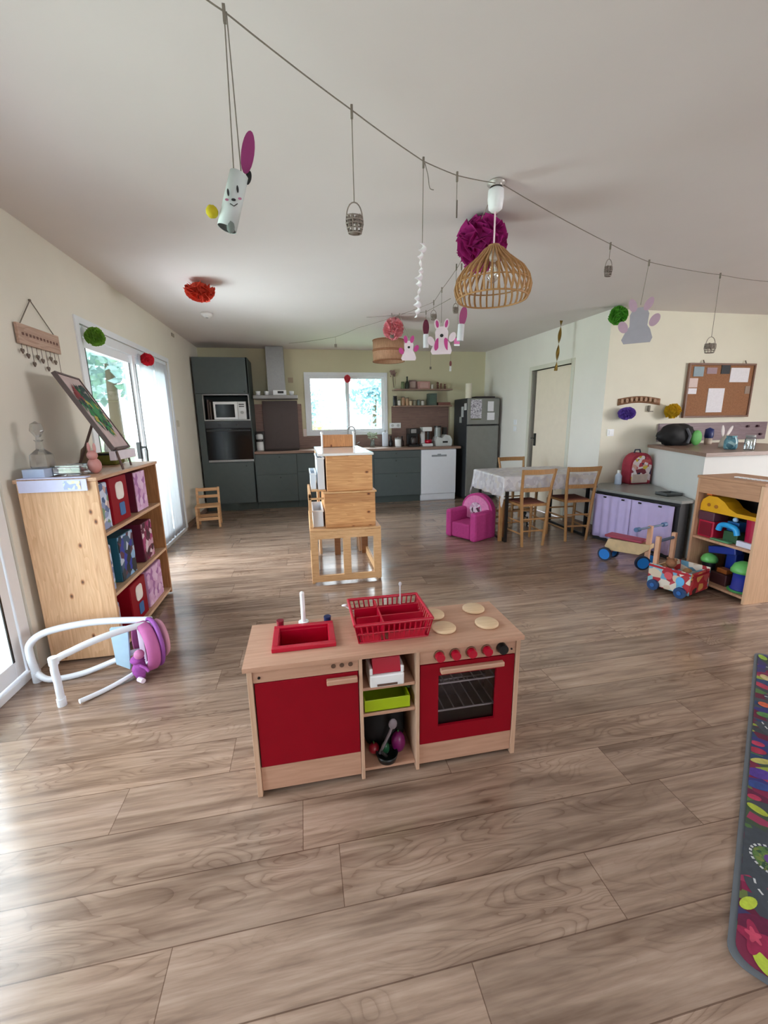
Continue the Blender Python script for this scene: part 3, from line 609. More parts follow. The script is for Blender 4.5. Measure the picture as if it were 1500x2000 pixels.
build(MB().lathe([(0, 0), (.05, 0), (.055, .01), (.055, .13), (0, .13)], (1.60, 6.98, zc), 20), 'body', m_white, t); build(MB().cyl((1.60, 6.98, zc+.13), (1.60, 6.98, zc+.15), .057).cyl((1.60, 6.98, zc+.15), (1.60, 6.98, zc+.165), .012), 'lid', plain('lid_grey', '8c8c8c', .4), t)
for x, y, h, c, lab in ((1.50, 7.12, .17, '161616', 'black bottle behind the white canister'), (1.70, 7.12, .16, '3a2722', 'dark brown bottle between canister and coffee machine')):
    jar(x, y, zc, .035, h, c, lab, 'bottle', .014, '111111', 'dark bottles on the worktop', 'bottle')
t = thing('coffee_machine', 'black and silver coffee machine on the worktop', 'coffee machine', (1.87, 7.05, zc))
build(MB().box(1.78, 1.97, 6.92, 7.15, zc, zc+.035).box(1.78, 1.97, 7.07, 7.15, zc+.035, zc+.21).box(1.78, 1.97, 6.92, 7.15, zc+.21, zc+.30), 'body', m_black, t, bevel=.006)
build(MB().box(1.81, 1.90, 6.908, 6.92, zc+.225, zc+.29), 'brew_head', m_steel, t, bevel=.003)
build(MB().lathe([(0, 0), (.05, 0), (.058, .03), (.055, .10), (.04, .13), (0, .13)], (1.875, 6.99, zc+.036), 18), 'carafe', plain('dark_coffee_glass', '3a3232', .1), t)
t = thing('kitchen_machine', 'white kitchen machine with a red bowl, left of the food processor', 'kitchen machine', (2.10, 7.05, zc))
build(MB().box(2.02, 2.20, 6.92, 7.14, zc, zc+.045).box(2.02, 2.09, 7.04, 7.14, zc+.045, zc+.25).box(2.02, 2.18, 6.92, 7.14, zc+.25, zc+.32), 'body', m_white, t, bevel=.01)
build(MB().lathe([(0, 0), (.05, 0), (.06, .02), (.06, .06), (0, .06)], (2.13, 6.98, zc+.046), 18), 'bowl', m_redp, t)
build(MB().cyl((2.13, 6.98, zc+.107), (2.13, 6.98, zc+.249), .022, n=14), 'shaft', m_black, t)
t = thing('food_processor', 'silver and white food processor at the right end of the worktop', 'food processor', (2.38, 7.03, zc))
pr = [(2.25, zc), (2.53, zc), (2.545, zc+.09), (2.50, zc+.17), (2.42, zc+.19), (2.36, zc+.13), (2.27, zc+.16), (2.24, zc+.08)]
build(MB().prism(pr, 6.92, 7.12, 'xz'), 'body', plain('silver_white', 'd3d7d6', .35), t, bevel=.01)
build(MB().cyl((2.31, 7.02, zc+.155), (2.31, 7.02, zc+.31), .055, .06, 18), 'bowl', plain('smoked_bowl', '9aa09f', .2), t)
build(MB().cyl((2.31, 7.02, zc+.31), (2.31, 7.02, zc+.335), .062).box(2.40, 2.46, 6.98, 7.06, zc+.19, zc+.31), 'lid', m_black, t)
build(MB().box(2.37, 2.46, 6.914, 6.92, zc+.05, zc+.08), 'display', m_black, t)

# fridge
t = thing('fridge_freezer', 'grey steel fridge freezer with papers stuck on its top door', 'fridge', (2.97, 6.93, 0))
fx0, fx1, fy = 2.69, 3.245, 6.62
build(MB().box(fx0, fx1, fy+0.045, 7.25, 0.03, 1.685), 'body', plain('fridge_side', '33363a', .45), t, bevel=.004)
build(MB().box(fx0, fx1, fy, fy+0.04, 1.262, 1.68), 'freezer_door', m_fridge, t, bevel=.008)
build(MB().box(fx0, fx1, fy, fy+0.04, 0.06, 1.238), 'fridge_door', m_fridge, t, bevel=.008)
build(MB().box(fx0+.08, fx1-.08, fy-0.001, fy+.02, 1.2385, 1.2615), 'handle_gap', m_black, t)
build(MB().box(fx0+.02, fx1-.02, fy+.05, 7.2, 0, .03), 'feet', m_black, t)
for i, (x0, x1, z0, z1, nm) in enumerate(((2.74, 2.93, 1.36, 1.66, 'paper with dark print on the left half of the freezer door'), (3.035, 3.14, 1.47, 1.63, 'upper right white note on the freezer door'), (3.03, 3.16, 1.33, 1.45, 'lower right white note on the freezer door'))):
    mt = speck('printed_note', ['c9c4cf', 'b3aebb', 'd8d6de', '8f8a97'], 60) if i == 0 else m_paper
    mb = MB().box(x0, x1, fy-.004, fy-.001, z0, z1)
    build(mb, 'note', mt, label=nm, cat='note', group='notes on the fridge')
build(MB().box(2.75, 2.92, fy-.010, fy-.0045, 1.335, 1.357), 'magnet_strip', plain('olive_strip', '6a6a55', .5), label='dark magnetic strip under the printed paper on the freezer door', cat='magnet')
for i, (y, z, h, c, lab) in enumerate(((6.72, 1.55, .11, 'dcdcdc', 'white note high on the dark side of the fridge'), (6.85, 1.47, .17, 'b9bdc0', 'grey paper on the dark side of the fridge'), (6.93, 1.34, .10, '9fa3a0', 'small grey note low on the dark side of the fridge'))):
    build(MB().box(fx0-.004, fx0-.001, y-.05, y+.05, z-h/2, z+h/2), 'note', plain('col_'+c, c, .7), label=lab, cat='note', group='notes on the fridge side')
build(MB().cyl((2.745, 6.74, 1.686), (2.745, 6.74, 1.92), .052, n=24), 'paper_roll', plain('cream_roll', 'e6dfcd', .8, var=.02), label='cream paper roll standing on top of the fridge', cat='paper roll')
build(MB().box(2.86, 3.20, 6.70, 7.0, 1.686, 1.715), 'serving_tray', plain('dark_tray', '352b2e', .5), label='dark flat tray lying on top of the fridge', cat='tray', bevel=.004)
# hanging utensils on the side wall next to fridge
# ---------------------------------------------------------------- little chair by the tall cabinet
t = thing('child_chair', 'small slatted wooden child chair standing by the tall oven cabinet', 'chair', (-1.28, 5.8, 0), 0.12)
mw = wood('honey_timber', 'dcae80', 'a97a4e', 'x', .5)
for sx in (-.135, .135):
    build(MB().box(sx-.014, sx+.014, -.13, -.10, 0, .27), 'leg', mw, t, w=False, bevel=.003)
    build(MB().prism([(.12, 0), (.15, 0), (.13, .28), (.17, .50), (.145, .50), (.10, .28)], sx-.014, sx+.014, 'yz'), 'leg', mw, t, w=False, bevel=.003)
build(MB().box(-.15, .15, -.14, .125, .27, .288), 'seat', mw, t, w=False, bevel=.004)
build(MB().box(-.12, .12, .142, .156, .45, .495).box(-.12, .12, .132, .146, .36, .40), 'backrest', mw, t, w=False, bevel=.003)
build(MB().box(-.12, .12, -.125, -.11, .10, .14).box(-.12, .12, .112, .13, .10, .14), 'stretcher', mw, t, w=False, bevel=.002)

# ---------------------------------------------------------------- pine tower in the middle
t = thing('pine_play_tower', 'knotty pine stacked play tower with an open lower frame, in the middle of the room', 'play tower', (.32, 3.75, 0))
def frame_yz(mb, x0, x1, y0, y1, z0, z1, s, mids=()):
    mb.box(x0, x0+s, y0, y1, z0, z1)
lo = MB(); y0, y1 = 3.36, 3.385
lo.box(.022, .615, y0, y1, .395, .46); lo.box(.022, .615, y0, y1, 0.02, .075)
lo.box(.022, .082, y0, y1, .075, .395); lo.box(.29, .355, y0, y1, .075, .395); lo.box(.55, .615, y0, y1, .075, .395)
build(lo, 'front_frame', m_pinel, t, bevel=.002)
l2 = MB(); y0, y1 = 4.13, 4.155
l2.box(.022, .615, y0, y1, .395, .46); l2.box(.022, .615, y0, y1, .20, .27); l2.box(.022, .082, y0, y1, 0, .395); l2.box(.55, .615, y0, y1, 0, .395); l2.box(.27, .33, y0, y1, 0, .395)
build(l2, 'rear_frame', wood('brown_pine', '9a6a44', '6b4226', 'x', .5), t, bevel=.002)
l3 = MB()
for x in (.022, .593): l3.box(x, x+.022, 3.387, 4.128, .40, .46); l3.box(x, x+.022, 3.387, 4.128, 0.0, .07)
build(l3, 'side_rail', m_pinel, t, bevel=.002)
build(MB().box(.022, .615, 3.36, 4.155, .461, .478), 'lower_deck', m_pinel, t, bevel=.003)
build(MB().box(.155, .578, 3.40, 4.10, .479, .768), 'middle_box', m_pine, t, bevel=.004)
build(MB().box(.145, .588, 3.385, 4.115, .769, .783), 'middle_lid', m_pinel, t, bevel=.003)
build(MB().box(.180, .560, 3.41, 4.08, .784, 1.075), 'upper_box', m_pine, t, bevel=.004)
build(MB().box(.115, .572, 3.395, 4.42, 1.076, 1.096), 'top_board', plain('glare_white_top', 'f1efec', .10, var=.01, spec=.9), t, bevel=.004)  # window glare on the varnish is put into the near-white colour
sf = MB()
for x in (.026, ): 
    for yy in (3.41, 4.03): sf.box(x, x+.022, yy, yy+.05, .479, .76)
sf.box(.026, .048, 3.41, 4.08, .735, .76); sf.box(.026, .150, 3.41, 3.43, .72, .735)
build(sf, 'side_step_frame', m_pinel, t, bevel=.002)
build(MB().box(.12, .145, 4.20, 4.40, .0, 1.075), 'rear_post', m_pinez, t, bevel=.002); build(MB().box(.53, .555, 4.20, 4.40, .0, 1.075), 'rear_post', m_pinez, t, bevel=.002)
def bin_(x0, x1, y0, y1, z0, z1, lab):
    mb = MB(); w = .004
    mb.box(x0, x1, y0, y0+w, z0, z1); mb.box(x0, x1, y1-w, y1, z0, z1); mb.box(x0, x0+w, y0+w, y1-w, z0, z1); mb.box(x1-w, x1, y0+w, y1-w, z0, z1); mb.box(x0+w, x1-w, y0+w, y1-w, z0, z0+w)
    t = thing('storage_bin', lab, 'storage bin', ((x0+x1)/2, (y0+y1)/2, z0), 0, 'white bins on the pine tower')
    build(mb, 'bin', plain('frosted_white', 'dfe6ee', .3, var=.02), t)
    r = MB(); e = .006; r.box(x0-e, x1+e, y0-e, y0, z1-.012, z1); r.box(x0-e, x1+e, y1, y1+e, z1-.012, z1); r.box(x0-e, x0, y0, y1, z1-.012, z1); r.box(x1, x1+e, y0, y1, z1-.012, z1)
    build(r, 'rim', m_white, t)
bin_(.055, .140, 3.46, 3.86, .479, .62, 'white open bin on the lower ledge at the left of the pine tower')
build(MB().box(.052, .172, 3.44, 4.02, .784, .796), 'ledge_board', m_pinel, t, bevel=.002)
bin_(.110, .165, 3.46, 3.98, .797, 1.06, 'tall narrow white bin against the left side of the top pine box')
bin_(.052, .094, 3.50, 3.90, .797, .93, 'lower white bin left of the tall narrow one on the pine tower')
t = thing('pine_crate', 'small upright pine crate with white corner posts on top of the pine tower', 'crate', (.36, 4.3, 1.097))
build(MB().box(.195, .505, 4.22, 4.24, 1.10, 1.215).box(.195, .505, 4.36, 4.38, 1.10, 1.215).box(.195, .505, 4.241, 4.359, 1.097, 1.112), 'panel', wood('orange_pine', 'd79a63', '9c5f31', 'z', .5, 1.5, knots=.8), t, bevel=.002)
for x in (.185, .500):
    build(MB().cyl((x+.008, 4.21, 1.097), (x+.008, 4.21, 1.235), .009).ball((x+.008, 4.21, 1.238), .014, 10), 'post', m_white, t)

# ---------------------------------------------------------------- pine bookcase on the left
BX0, BX1, BY0, BY1 = -1.49, -1.11, 2.50, 3.47
t = thing('pine_bookcase', 'knotty pine bookcase with three shelves against the left wall', 'bookcase', (-1.30, 2.985, 0))
build(MB().box(BX0, BX1, BY0, BY0+.022, 0.012, 1.052), 'side_panel', m_pinez, t, bevel=.002)
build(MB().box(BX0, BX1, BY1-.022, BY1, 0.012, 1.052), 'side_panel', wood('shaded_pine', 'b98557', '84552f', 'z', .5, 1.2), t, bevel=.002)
build(MB().box(BX0-.01, BX1+.008, BY0-.008, BY1+.008, 1.053, 1.073), 'top', wood('pale_pine_top', 'd8b090', 'a87c5c', 'y', .45), t, bevel=.003)
for z in (.735, .372, .035):
    build(MB().box(BX0+.012, BX1, BY0+.023, BY1-.023, z, z+.020), 'shelf', wood('pale_pine_shelf', 'dcb794', 'b08a68', 'y', .45), t, bevel=.002)
build(MB().box(BX0, BX0+.010, BY0+.023, BY1-.023, .03, 1.05), 'back_panel', m_pinez, t)
m_print1 = speck('blue_print', ['8f9cc0', 'c9d3e8', '5f6f9a', 'e7ddd8', '47608c', 'c7a7a4', '7d9a7a'], 26)
m_print2 = speck('city_print', ['26303a', '33506e', '8fb6dc', '1c2228', 'b9c6d8', '5b3344', '26349a'], 22)
m_print3 = speck('magenta_print', ['5a1233', '83204c', 'c59aae', '3b0a20', 'a43c72', 'd9c6cf'], 24)
m_print4 = speck('lilac_print', ['d7aed2', 'dcb8da', 'd2a6cc', 'e2c4e0', 'c796c2', 'a46aa6'], 22)
m_print5 = speck('pale_print', ['d8b9b2', 'b6a6b8', 'e2d3cd', '8c93b0', 'c99d96'], 26)
def fbox(y0, y1, z, h, front, side, lab, d=.30, motif=None):
    x1 = BX1-.028; x0 = x1-d
    t = thing('storage_box', lab, 'box', ((x0+x1)/2, (y0+y1)/2, z), 0, 'picture boxes in the pine bookcase')
    build(MB().box(x0, x1, y0, y1, z+.001, z+h), 'body', side, t, bevel=.003)
    build(MB().box(x1, x1+.003, y0+.004, y1-.004, z+.004, z+h-.004), 'front_print', front, t)
    if motif:
        yc = (y0+y1)/2+.01
        m = MB().prism(rrect(yc-.058, yc+.050, z+h*.50, z+h*.88, .03), x1+.003, x1+.006, 'yz')
        build(m, 'label_patch', plain('offwhite_patch', 'e9e4e0', .6), t)
        build(MB().prism(rrect(yc-.035, yc+.04, z+h*.14, z+h*.42, .012), x1+.003, x1+.006, 'yz'), 'lower_patch', plain('blue_patch', '3f6fa8', .6), t)
m_tealf = plain('teal_card', '1f5a70', .5); m_dkred = plain('dark_magenta_card', '5b0f2c', .5); m_lil = plain('lilac_card', 'c79ac4', .5)
fbox(2.545, 2.675, .756, .27, m_print1, m_print1, 'blue printed box at the near end of the top bookcase shelf')
fbox(2.70, 2.955, .756, .282, m_red, m_red, 'red box with a white and a blue patch on the top bookcase shelf', motif=True)
fbox(3.075, 3.285, .756, .275, m_print4, m_dkred, 'lilac box on the top bookcase shelf')
fbox(2.545, 2.60, .393, .275, m_print1, m_print1, 'narrow blue printed box at the near end of the middle bookcase shelf')
fbox(2.70, 2.93, .393, .285, m_print2, m_tealf, 'dark box with a city print and teal side on the middle bookcase shelf')
fbox(3.085, 3.28, .393, .275, m_print3, m_dkred, 'magenta printed box with dark red side on the middle bookcase shelf')
fbox(2.545, 2.595, .056, .255, m_print5, m_print5, 'narrow pale printed box at the near end of the bottom bookcase shelf')
fbox(2.76, 3.02, .056, .275, m_red, m_red, 'red box with a white and a blue patch on the bottom bookcase shelf', motif=True)
fbox(3.06, 3.36, .056, .27, m_print4, m_lil, 'wide lilac box on the bottom bookcase shelf')

# things on top of the bookcase
zt = 1.073
t = thing('leaning_picture', 'tilted framed picture of green leaves leaning back on a small easel above the bookcase', 'picture', (-1.25, 3.0, zt))
a, b, c, d = Vector((-1.122, 2.80, 1.200)), Vector((-1.180, 3.20, 1.195)), Vector((-1.375, 3.20, 1.655)), Vector((-1.371, 2.80, 1.650))
def pq(u_, v_, o=0.0):
    nn = (b-a).cross(d-a).normalized(); return a+(b-a)*u_+(d-a)*v_+nn*o
def pbox(u0, u1, v0, v1, o0, o1):
    P = [pq(u0, v0, o0), pq(u1, v0, o0), pq(u1, v1, o0), pq(u0, v1, o0), pq(u0, v0, o1), pq(u1, v0, o1), pq(u1, v1, o1), pq(u0, v1, o1)]
    return P, [(0, 3, 2, 1), (4, 5, 6, 7), (0, 1, 5, 4), (1, 2, 6, 5), (2, 3, 7, 6), (3, 0, 4, 7)]
mb = MB(); mb.add(*pbox(0.03, .97, .02, .98, -.006, .006)); mb.add(*pbox(0.04, .96, .20, .80, .007, .0075))
build(mb, 'print', [plain('rosy_paper', 'c7b2b0', .7), plain('rosy_paper', 'c7b2b0', .7)], t)
lv = MB()
for i in range(230):
    uu, vv = random.gauss(.52, .20), random.gauss(.55, .15); s = random.uniform(.05, .11); an = random.uniform(0, PI)
    if not (.1 < uu < .9 and .2 < vv < .85): continue
    ca, sa = math.cos(an), math.sin(an); k = (2 if (vv > .66 and uu < .4) else 1) if random.random() < (.75 if vv > .62 else .3) else random.choice((0, 0, 0, 0, 3))
    lv.add([pq(uu+s*ca, vv+s*sa, .009+i*1e-5), pq(uu-s*sa*.45, vv+s*ca*.45, .009+i*1e-5), pq(uu-s*ca, vv-s*sa, .009+i*1e-5), pq(uu+s*sa*.45, vv-s*ca*.45, .009+i*1e-5)], [(0, 1, 2, 3)], k)
build(lv, 'leaf_print', [plain('leaf_g1', '3c8f55', .7), plain('leaf_g2', '223c38', .7), plain('leaf_red', '8a2f35', .7), plain('leaf_ylw', 'b8a64a', .7)], t)
fr_ = MB()
for q in ((0, .035, 0, 1), (.965, 1, 0, 1), (.035, .965, 0, .022), (.035, .965, .978, 1)): fr_.add(*pbox(*q, -.012, .012))
build(fr_, 'frame', plain('dark_brown_frame', '54433f', .5), t)
ez = MB(); ez.tube([(-1.12, 2.84, 1.19), (-1.105, 2.86, zt+.004)], .007); ez.tube([(-1.17, 3.12, 1.19), (-1.16, 3.14, zt+.004)], .007); ez.tube([(-1.27, 2.98, 1.40), (-1.42, 3.0, zt+.004)], .008); ez.tube([(-1.11, 2.82, 1.205), (-1.165, 3.16, 1.20)], .007)
build(ez, 'easel', plain('easel_dark', '5b4640', .6), t)
build(MB().box(-1.16, -1.125, 2.83, 3.15, 1.135, 1.192), 'easel_ledge', plain('lilac_white', 'ded5de', .6), t, bevel=.003)
t = thing('crystal_decanter', 'cut glass decanter with stopper standing on the near end of the bookcase', 'decanter', (-1.41, 2.62, zt+.052))
mg = glass('cut_glass', (.86, .88, .88), .08, .9)
zz = zt+.052
build(MB().lathe([(0, 0), (.055, 0), (.06, .01), (.055, .07), (.02, .10), (.016, .14), (.024, .15), (0, .15)], (-1.41, 2.62, zz), 8, sm=False), 'bottle', mg, t)
build(MB().lathe([(0, .151), (.014, .151), (.012, .165), (.034, .20), (.026, .235), (0, .25)], (-1.41, 2.62, zz), 8, sm=False), 'stopper', mg, t)
t = thing('glass_jar', 'square clear glass jar beside the decanter on the bookcase', 'jar', (-1.30, 2.60, zt))
jm = MB().box(-1.36, -1.22, 2.60, 2.74, zt+.002, zt+.05)
build(jm, 'tray', glass('cut_glass', (.86, .88, .88), .08, .9), t, bevel=.006)
build(MB().box(-1.35, -1.23, 2.61, 2.73, zt+.0505, zt+.058), 'lid', glass('cut_glass'), t)
build(MB().box(-1.47, -1.365, 2.53, 2.68, zt+.002, zt+.05), 'tissue_box', plain('pale_blue_card', 'b4c4e0', .6), bevel=.004, label='pale blue box under the glass decanter at the near end of the bookcase', cat='box')
mb = MB(); mb.box(-1.475, -1.15, 2.484, 2.490, 1.005, 1.068); mb.box(-1.475, -1.15, 2.484, 2.54, 1.0745, 1.079)
t = thing('paper_banner', 'white lilac paper strip folded over the near top edge of the bookcase', 'paper', (-1.3, 2.5, 1.0))
build(mb, 'paper', plain('lilac_paper', 'cdd0ee', .7), t)
build(MB().box(-1.26, -1.18, 2.481, 2.4835, 1.015, 1.06), 'print', speck('banner_print', ['d7e3d2', 'e6e2b8', 'a9b8da'], 60), t)
t = thing('rabbit_figurine', 'small pink rabbit figurine on the front of the bookcase top', 'figurine', (-1.20, 2.72, zt))
pk = plain('dusty_pink_china', 'c98d88', .4)
mb = MB().ball((-1.20, 2.72, zt+.045), (.036, .036, .046), 18).ball((-1.20, 2.71, zt+.105), .028, 16)
mb.ball((-1.205, 2.735, zt+.022), (.03, .03, .022), 12)
build(mb, 'body', pk, t); build(MB().ball((-1.215, 2.715, zt+.15), (.009, .006, .03), 12), 'ear', pk, t); build(MB().ball((-1.185, 2.715, zt+.148), (.009, .006, .028), 12), 'ear', pk, t)
t = thing('green_pouch', 'olive green pouch lying behind the pink rabbit on the bookcase', 'pouch', (-1.35, 3.2, zt))
build(MB().box(-1.44, -1.28, 3.22, 3.38, zt, zt+.085), 'pouch', plain('olive', '5d5a14', .8, var=.2), t, bevel=.02); build(MB().box(-1.44, -1.28, 3.215, 3.219, zt+.070, zt+.084), 'zip', m_black, t)
t = thing('paper_crown_figure', 'small white paper crown figure between the pouch and the easel strut', 'figure', (-1.40, 2.95, zt))
mb = MB().lathe([(0, 0), (.028, 0), (.022, .06), (.03, .10), (0, .10)], (-1.39, 3.40, zt), 14)
for i in range(5): an = i*2*PI/5; mb.lathe([(.010, .098), (.003, .15), (0, .151)], (-1.39+.02*math.cos(an), 3.40+.02*math.sin(an), zt), 6)
build(mb, 'figure', m_white, t)
build(MB().box(-1.40, -1.33, 2.87, 2.95, zt, zt+.045), 'small_block', plain('dark_olive_block', '3a3a30', .7), bevel=.004, label='small dark block left of the pink rabbit on the bookcase', cat='block')
build(MB().cyl((-1.28, 2.83, zt), (-1.28, 2.83, zt+.045), .016), 'candle', plain('cream_candle', 'e2d8cc', .6), label='tiny cream candle beside the dark block on the bookcase', cat='candle')
t = thing('wooden_ornament', 'small brown wooden ornament leaning by the easel strut on the bookcase', 'ornament', (-1.42, 3.1, zt))
mb = MB().prism([(-1.46, zt), (-1.36, zt), (-1.39, zt+.06), (-1.40, zt+.15), (-1.43, zt+.12)], 3.09, 3.11, 'xz')
build(mb, 'ornament', plain('driftwood', '86735f', .8, var=.2), t)

# ---------------------------------------------------------------- toy kitchen
t = thing('toy_kitchen', 'wooden play kitchen with red doors, sink and hob in the foreground', 'toy kitchen', (.27, 1.49, 0))
KY, KB, zT = 1.345, 1.632, .520
m_b2 = m_beech; m_bz = wood('beech_upright', 'd3b096', 'b08c72', 'z', .45, figure=.25)
for x in (-.232, .155, .370, .770):
    w = .018 if x in (-.232, .770) else .013
    build(MB().box(x, x+w, KY-.004, KB, 0.0, zT), 'side_panel', m_bz, t, bevel=.0015)
mb = MB().box(-.245, .20, KY-.018, KB+.012, zT, zT+.017)
wt_ = MB(); hx0, hx1, hy0, hy1 = -.132, .064, 1.423, 1.567
for q in ((-.243, hx0, KY-.018, KB+.012), (hx1, .795, KY-.018, KB+.012), (hx0, hx1, KY-.018, hy0), (hx0, hx1, hy1, KB+.012)): wt_.box(*q, zT+.001, zT+.018)
build(wt_, 'worktop', m_b2, t)
build(MB().box(.172, .367, KB-.030, KB-.014, .036, .515), 'niche_dark_insert', plain('niche_black', '0d0b0c', .8), t)  # black insert added over the back panel so the niche reads dark
build(MB().box(-.213, .769, KB-.012, KB-.004, .02, zT-.002), 'back_panel', m_b2, t)
cpn = build(MB().box(-.213, .154, KY, KY+.012, .467, zT-.001), 'control_panel', m_b2, t, bevel=.001)
ho = MB()
for x in (.065, .095, .126): ho.cyl((x, KY-.0015, .497), (x, KY+.003, .497), .0085, n=14)
build(ho, 'socket_hole', plain('brown_hole', '5f4636', .7), cpn)
build(MB().cyl((-.192, KY-.003, .487), (-.192, KY+.003, .487), .005, n=10), 'screw', m_black, cpn)
dl = build(MB().box(-.210, .152, KY, KY+.012, .122, .464), 'door', m_red, t, bevel=.002)
build(MB().box(.038, .148, KY-.020, KY-.001, .432, .452), 'handle', m_b2, dl, bevel=.003)
build(MB().box(-.213, .154, KY+.004, KY+.014, .018, .119), 'toe_board', m_b2, t, bevel=.001)
build(MB().box(.384, .769, KY+.004, KY+.014, .018, .106), 'toe_board', m_b2, t, bevel=.001)
for z in (.372, .262, .022):
    build(MB().box(.169, .369, KY+.01, KB-.013, z, z+.012), 'shelf', m_b2, t, bevel=.001)
op = build(MB().box(.384, .769, KY, KY+.012, .457, zT-.001), 'knob_panel', m_b2, t, bevel=.001)
for x in (.458, .520, .584, .647):
    kb = build(MB().cyl((x, KY-.005, .489), (x, KY-.0005, .489), .021, n=24), 'knob_ring', plain('knob_ring_brown', '8a6650', .6), op)
    build(MB().cyl((x, KY-.026, .489), (x, KY-.006, .489), .0165, .018, 24), 'knob', m_redp, op)
build(MB().cyl((.709, KY-.024, .490), (.709, KY-.0005, .490), .019, .021, 24), 'timer_knob', m_black, op)
build(MB().cyl((.752, KY-.003, .478), (.752, KY+.003, .478), .004, n=10), 'screw', m_black, op)
od = MB(); x0, x1, z0, z1 = .386, .767, .110, .453; a0, a1, b0, b1 = .458, .694, .180, .402
for q in ((x0, x1, z0, b0), (x0, x1, b1, z1), (x0, a0, b0, b1), (a1, x1, b0, b1)): od.box(q[0], q[1], KY, KY+.012, q[2], q[3])
odo = build(od, 'oven_door', m_red, t)
build(MB().box(.462, .716, KY-.022, KY-.001, .419, .437), 'handle', m_b2, odo, bevel=.003)
build(MB().box(a0-.004, a1+.004, KY+.0125, KY+.015, b0-.004, b1+.004), 'window', glass('smoked_window', (.80, .78, .80), .05, .1), odo)
build(MB().box(.386, .767, KB-.030, KB-.014, .11, .45).box(.386, .767, KY+.02, KB-.031, .11, .118), 'oven_cavity', plain('dark_cavity', '5a4e50', .7), t)
rk = MB()
for z in (.345, .225):
    rk.tube([(.40, KY+.03, z), (.755, KY+.03, z)], .004, 6); rk.tube([(.40, KY+.22, z), (.755, KY+.22, z)], .003, 6)
    for i in range(9): x = .41+i*.042; rk.tube([(x, KY+.03, z), (x, KY+.22, z)], .0028, 5)
build(rk, 'oven_rack', plain('bright_wire', 'd6d2d2', .35, .2), t)
# sink
sk = MB(); X0, X1, Y0, Y1 = -.150, .082, 1.405, 1.585; zz = zT+.0185
for q in ((X0, X1, Y0, Y0+.022), (X0, X1, Y1-.022, Y1), (X0, X0+.022, Y0+.022, Y1-.022), (X1-.022, X1, Y0+.022, Y1-.022)): sk.box(q[0], q[1], q[2], q[3], zz, zz+.016)
sk.box(hx0+.002, hx1-.002, hy0+.002, hy1-.002, zz-.062, zz-.058)
for q in ((hx0+.002, hx0+.006, hy0+.002, hy1-.002), (hx1-.006, hx1-.002, hy0+.002, hy1-.002), (hx0+.006, hx1-.006, hy0+.002, hy0+.006), (hx0+.006, hx1-.006, hy1-.006, hy1-.002)): sk.box(*q, zz-.058, zz+.004)
build(sk, 'sink', m_redp, t, bevel=.005)
tp_ = build(MB().cyl((-.035, 1.606, zz), (-.035, 1.606, zz+.014), .021, n=20), 'tap', m_white, t)
build(MB().cyl((-.035, 1.606, zz+.0145), (-.035, 1.606, zz+.135), .009, n=14).ball((-.035, 1.606, zz+.135), .0095, 12), 'spout', m_white, tp_)
build(MB().cyl((-.128, 1.606, zz), (-.128, 1.606, zz+.028), .013, .015, 18), 'tap_knob', plain('dark_red_knob', '7d1226', .4), t)
build(MB().cyl((.062, 1.606, zz), (.062, 1.606, zz+.026), .014, .015, 18), 'tap_knob', plain('navy_knob', '1c2a58', .4), t)
for (x, y) in ((.503, 1.560), (.510, 1.440), (.690, 1.575), (.690, 1.440)):
    o = build(MB().lathe([(0, 0), (.042, 0), (.047, .004), (.047, .010), (.043, .014), (0, .014)], (x, y, zz), 28), 'hob_disc', wood('pale_beech_disc', 'dfc3a0', 'c2a27c', 'x', .5, figure=.2), t)
# dish rack, a thing on the worktop
t = thing('dish_rack', 'red plastic dish drainer on the play kitchen worktop', 'dish rack', (.30, 1.51, zz))
dr_ = MB(); X0, X1, Y0, Y1, Z0, Z1 = .168, .432, 1.405, 1.615, zz+.002, zz+.078
def wallbars(x0, y0, x1, y1, n, z0, z1, fl=.012):
    A = Vector((x0, y0, 0)); B = Vector((x1, y1, 0)); cc = Vector(((X0+X1)/2, (Y0+Y1)/2, 0))
    def out(p, z): return p+(p-cc)*(0.12*(z-Z0)/(Z1-Z0))+Vector((0, 0, z))
    for i in range(n+1):
        p = A+(B-A)*i/n; dr_.tube([out(p, z0), out(p, z1)], .0032, 6)
    for z, r in ((z0, .004), (z1, .0065), ((z0+z1)*.5, .0035)): dr_.tube([out(A, z), out(B, z)], r, 6)
for q in ((X0, Y0, X1, Y0, 14), (X0, Y1, X1, Y1, 14), (X0, Y0, X0, Y1, 11), (X1, Y0, X1, Y1, 11)): wallbars(*q, Z0, Z1)
for i in range(12): x = X0+.01+(X1-X0-.02)*i/11; dr_.box(x-.003, x+.003, Y0, Y1, Z0, Z0+.005)
for yy in (Y0+.07, Y0+.14): dr_.box(X0, X1, yy-.003, yy+.003, Z0, Z0+.006)
build(dr_, 'basket', m_redp, t)
dv = MB()
for x in (.262, ): dv.box(x-.003, x+.003, Y0, Y1, Z0+.006, Z1-.006)
dv.box(X0, X1, 1.475, 1.481, Z0+.006, Z1-.010); dv.box(X0, X1, 1.545, 1.551, Z0+.006, Z1-.006)
dv.box(.18, .25, Y0-.004, Y0, Z0+.004, Z0+.03); dv.box(.28, .42, Y0-.004, Y0, Z0+.004, Z0+.03)
build(dv, 'divider', m_redp, t)
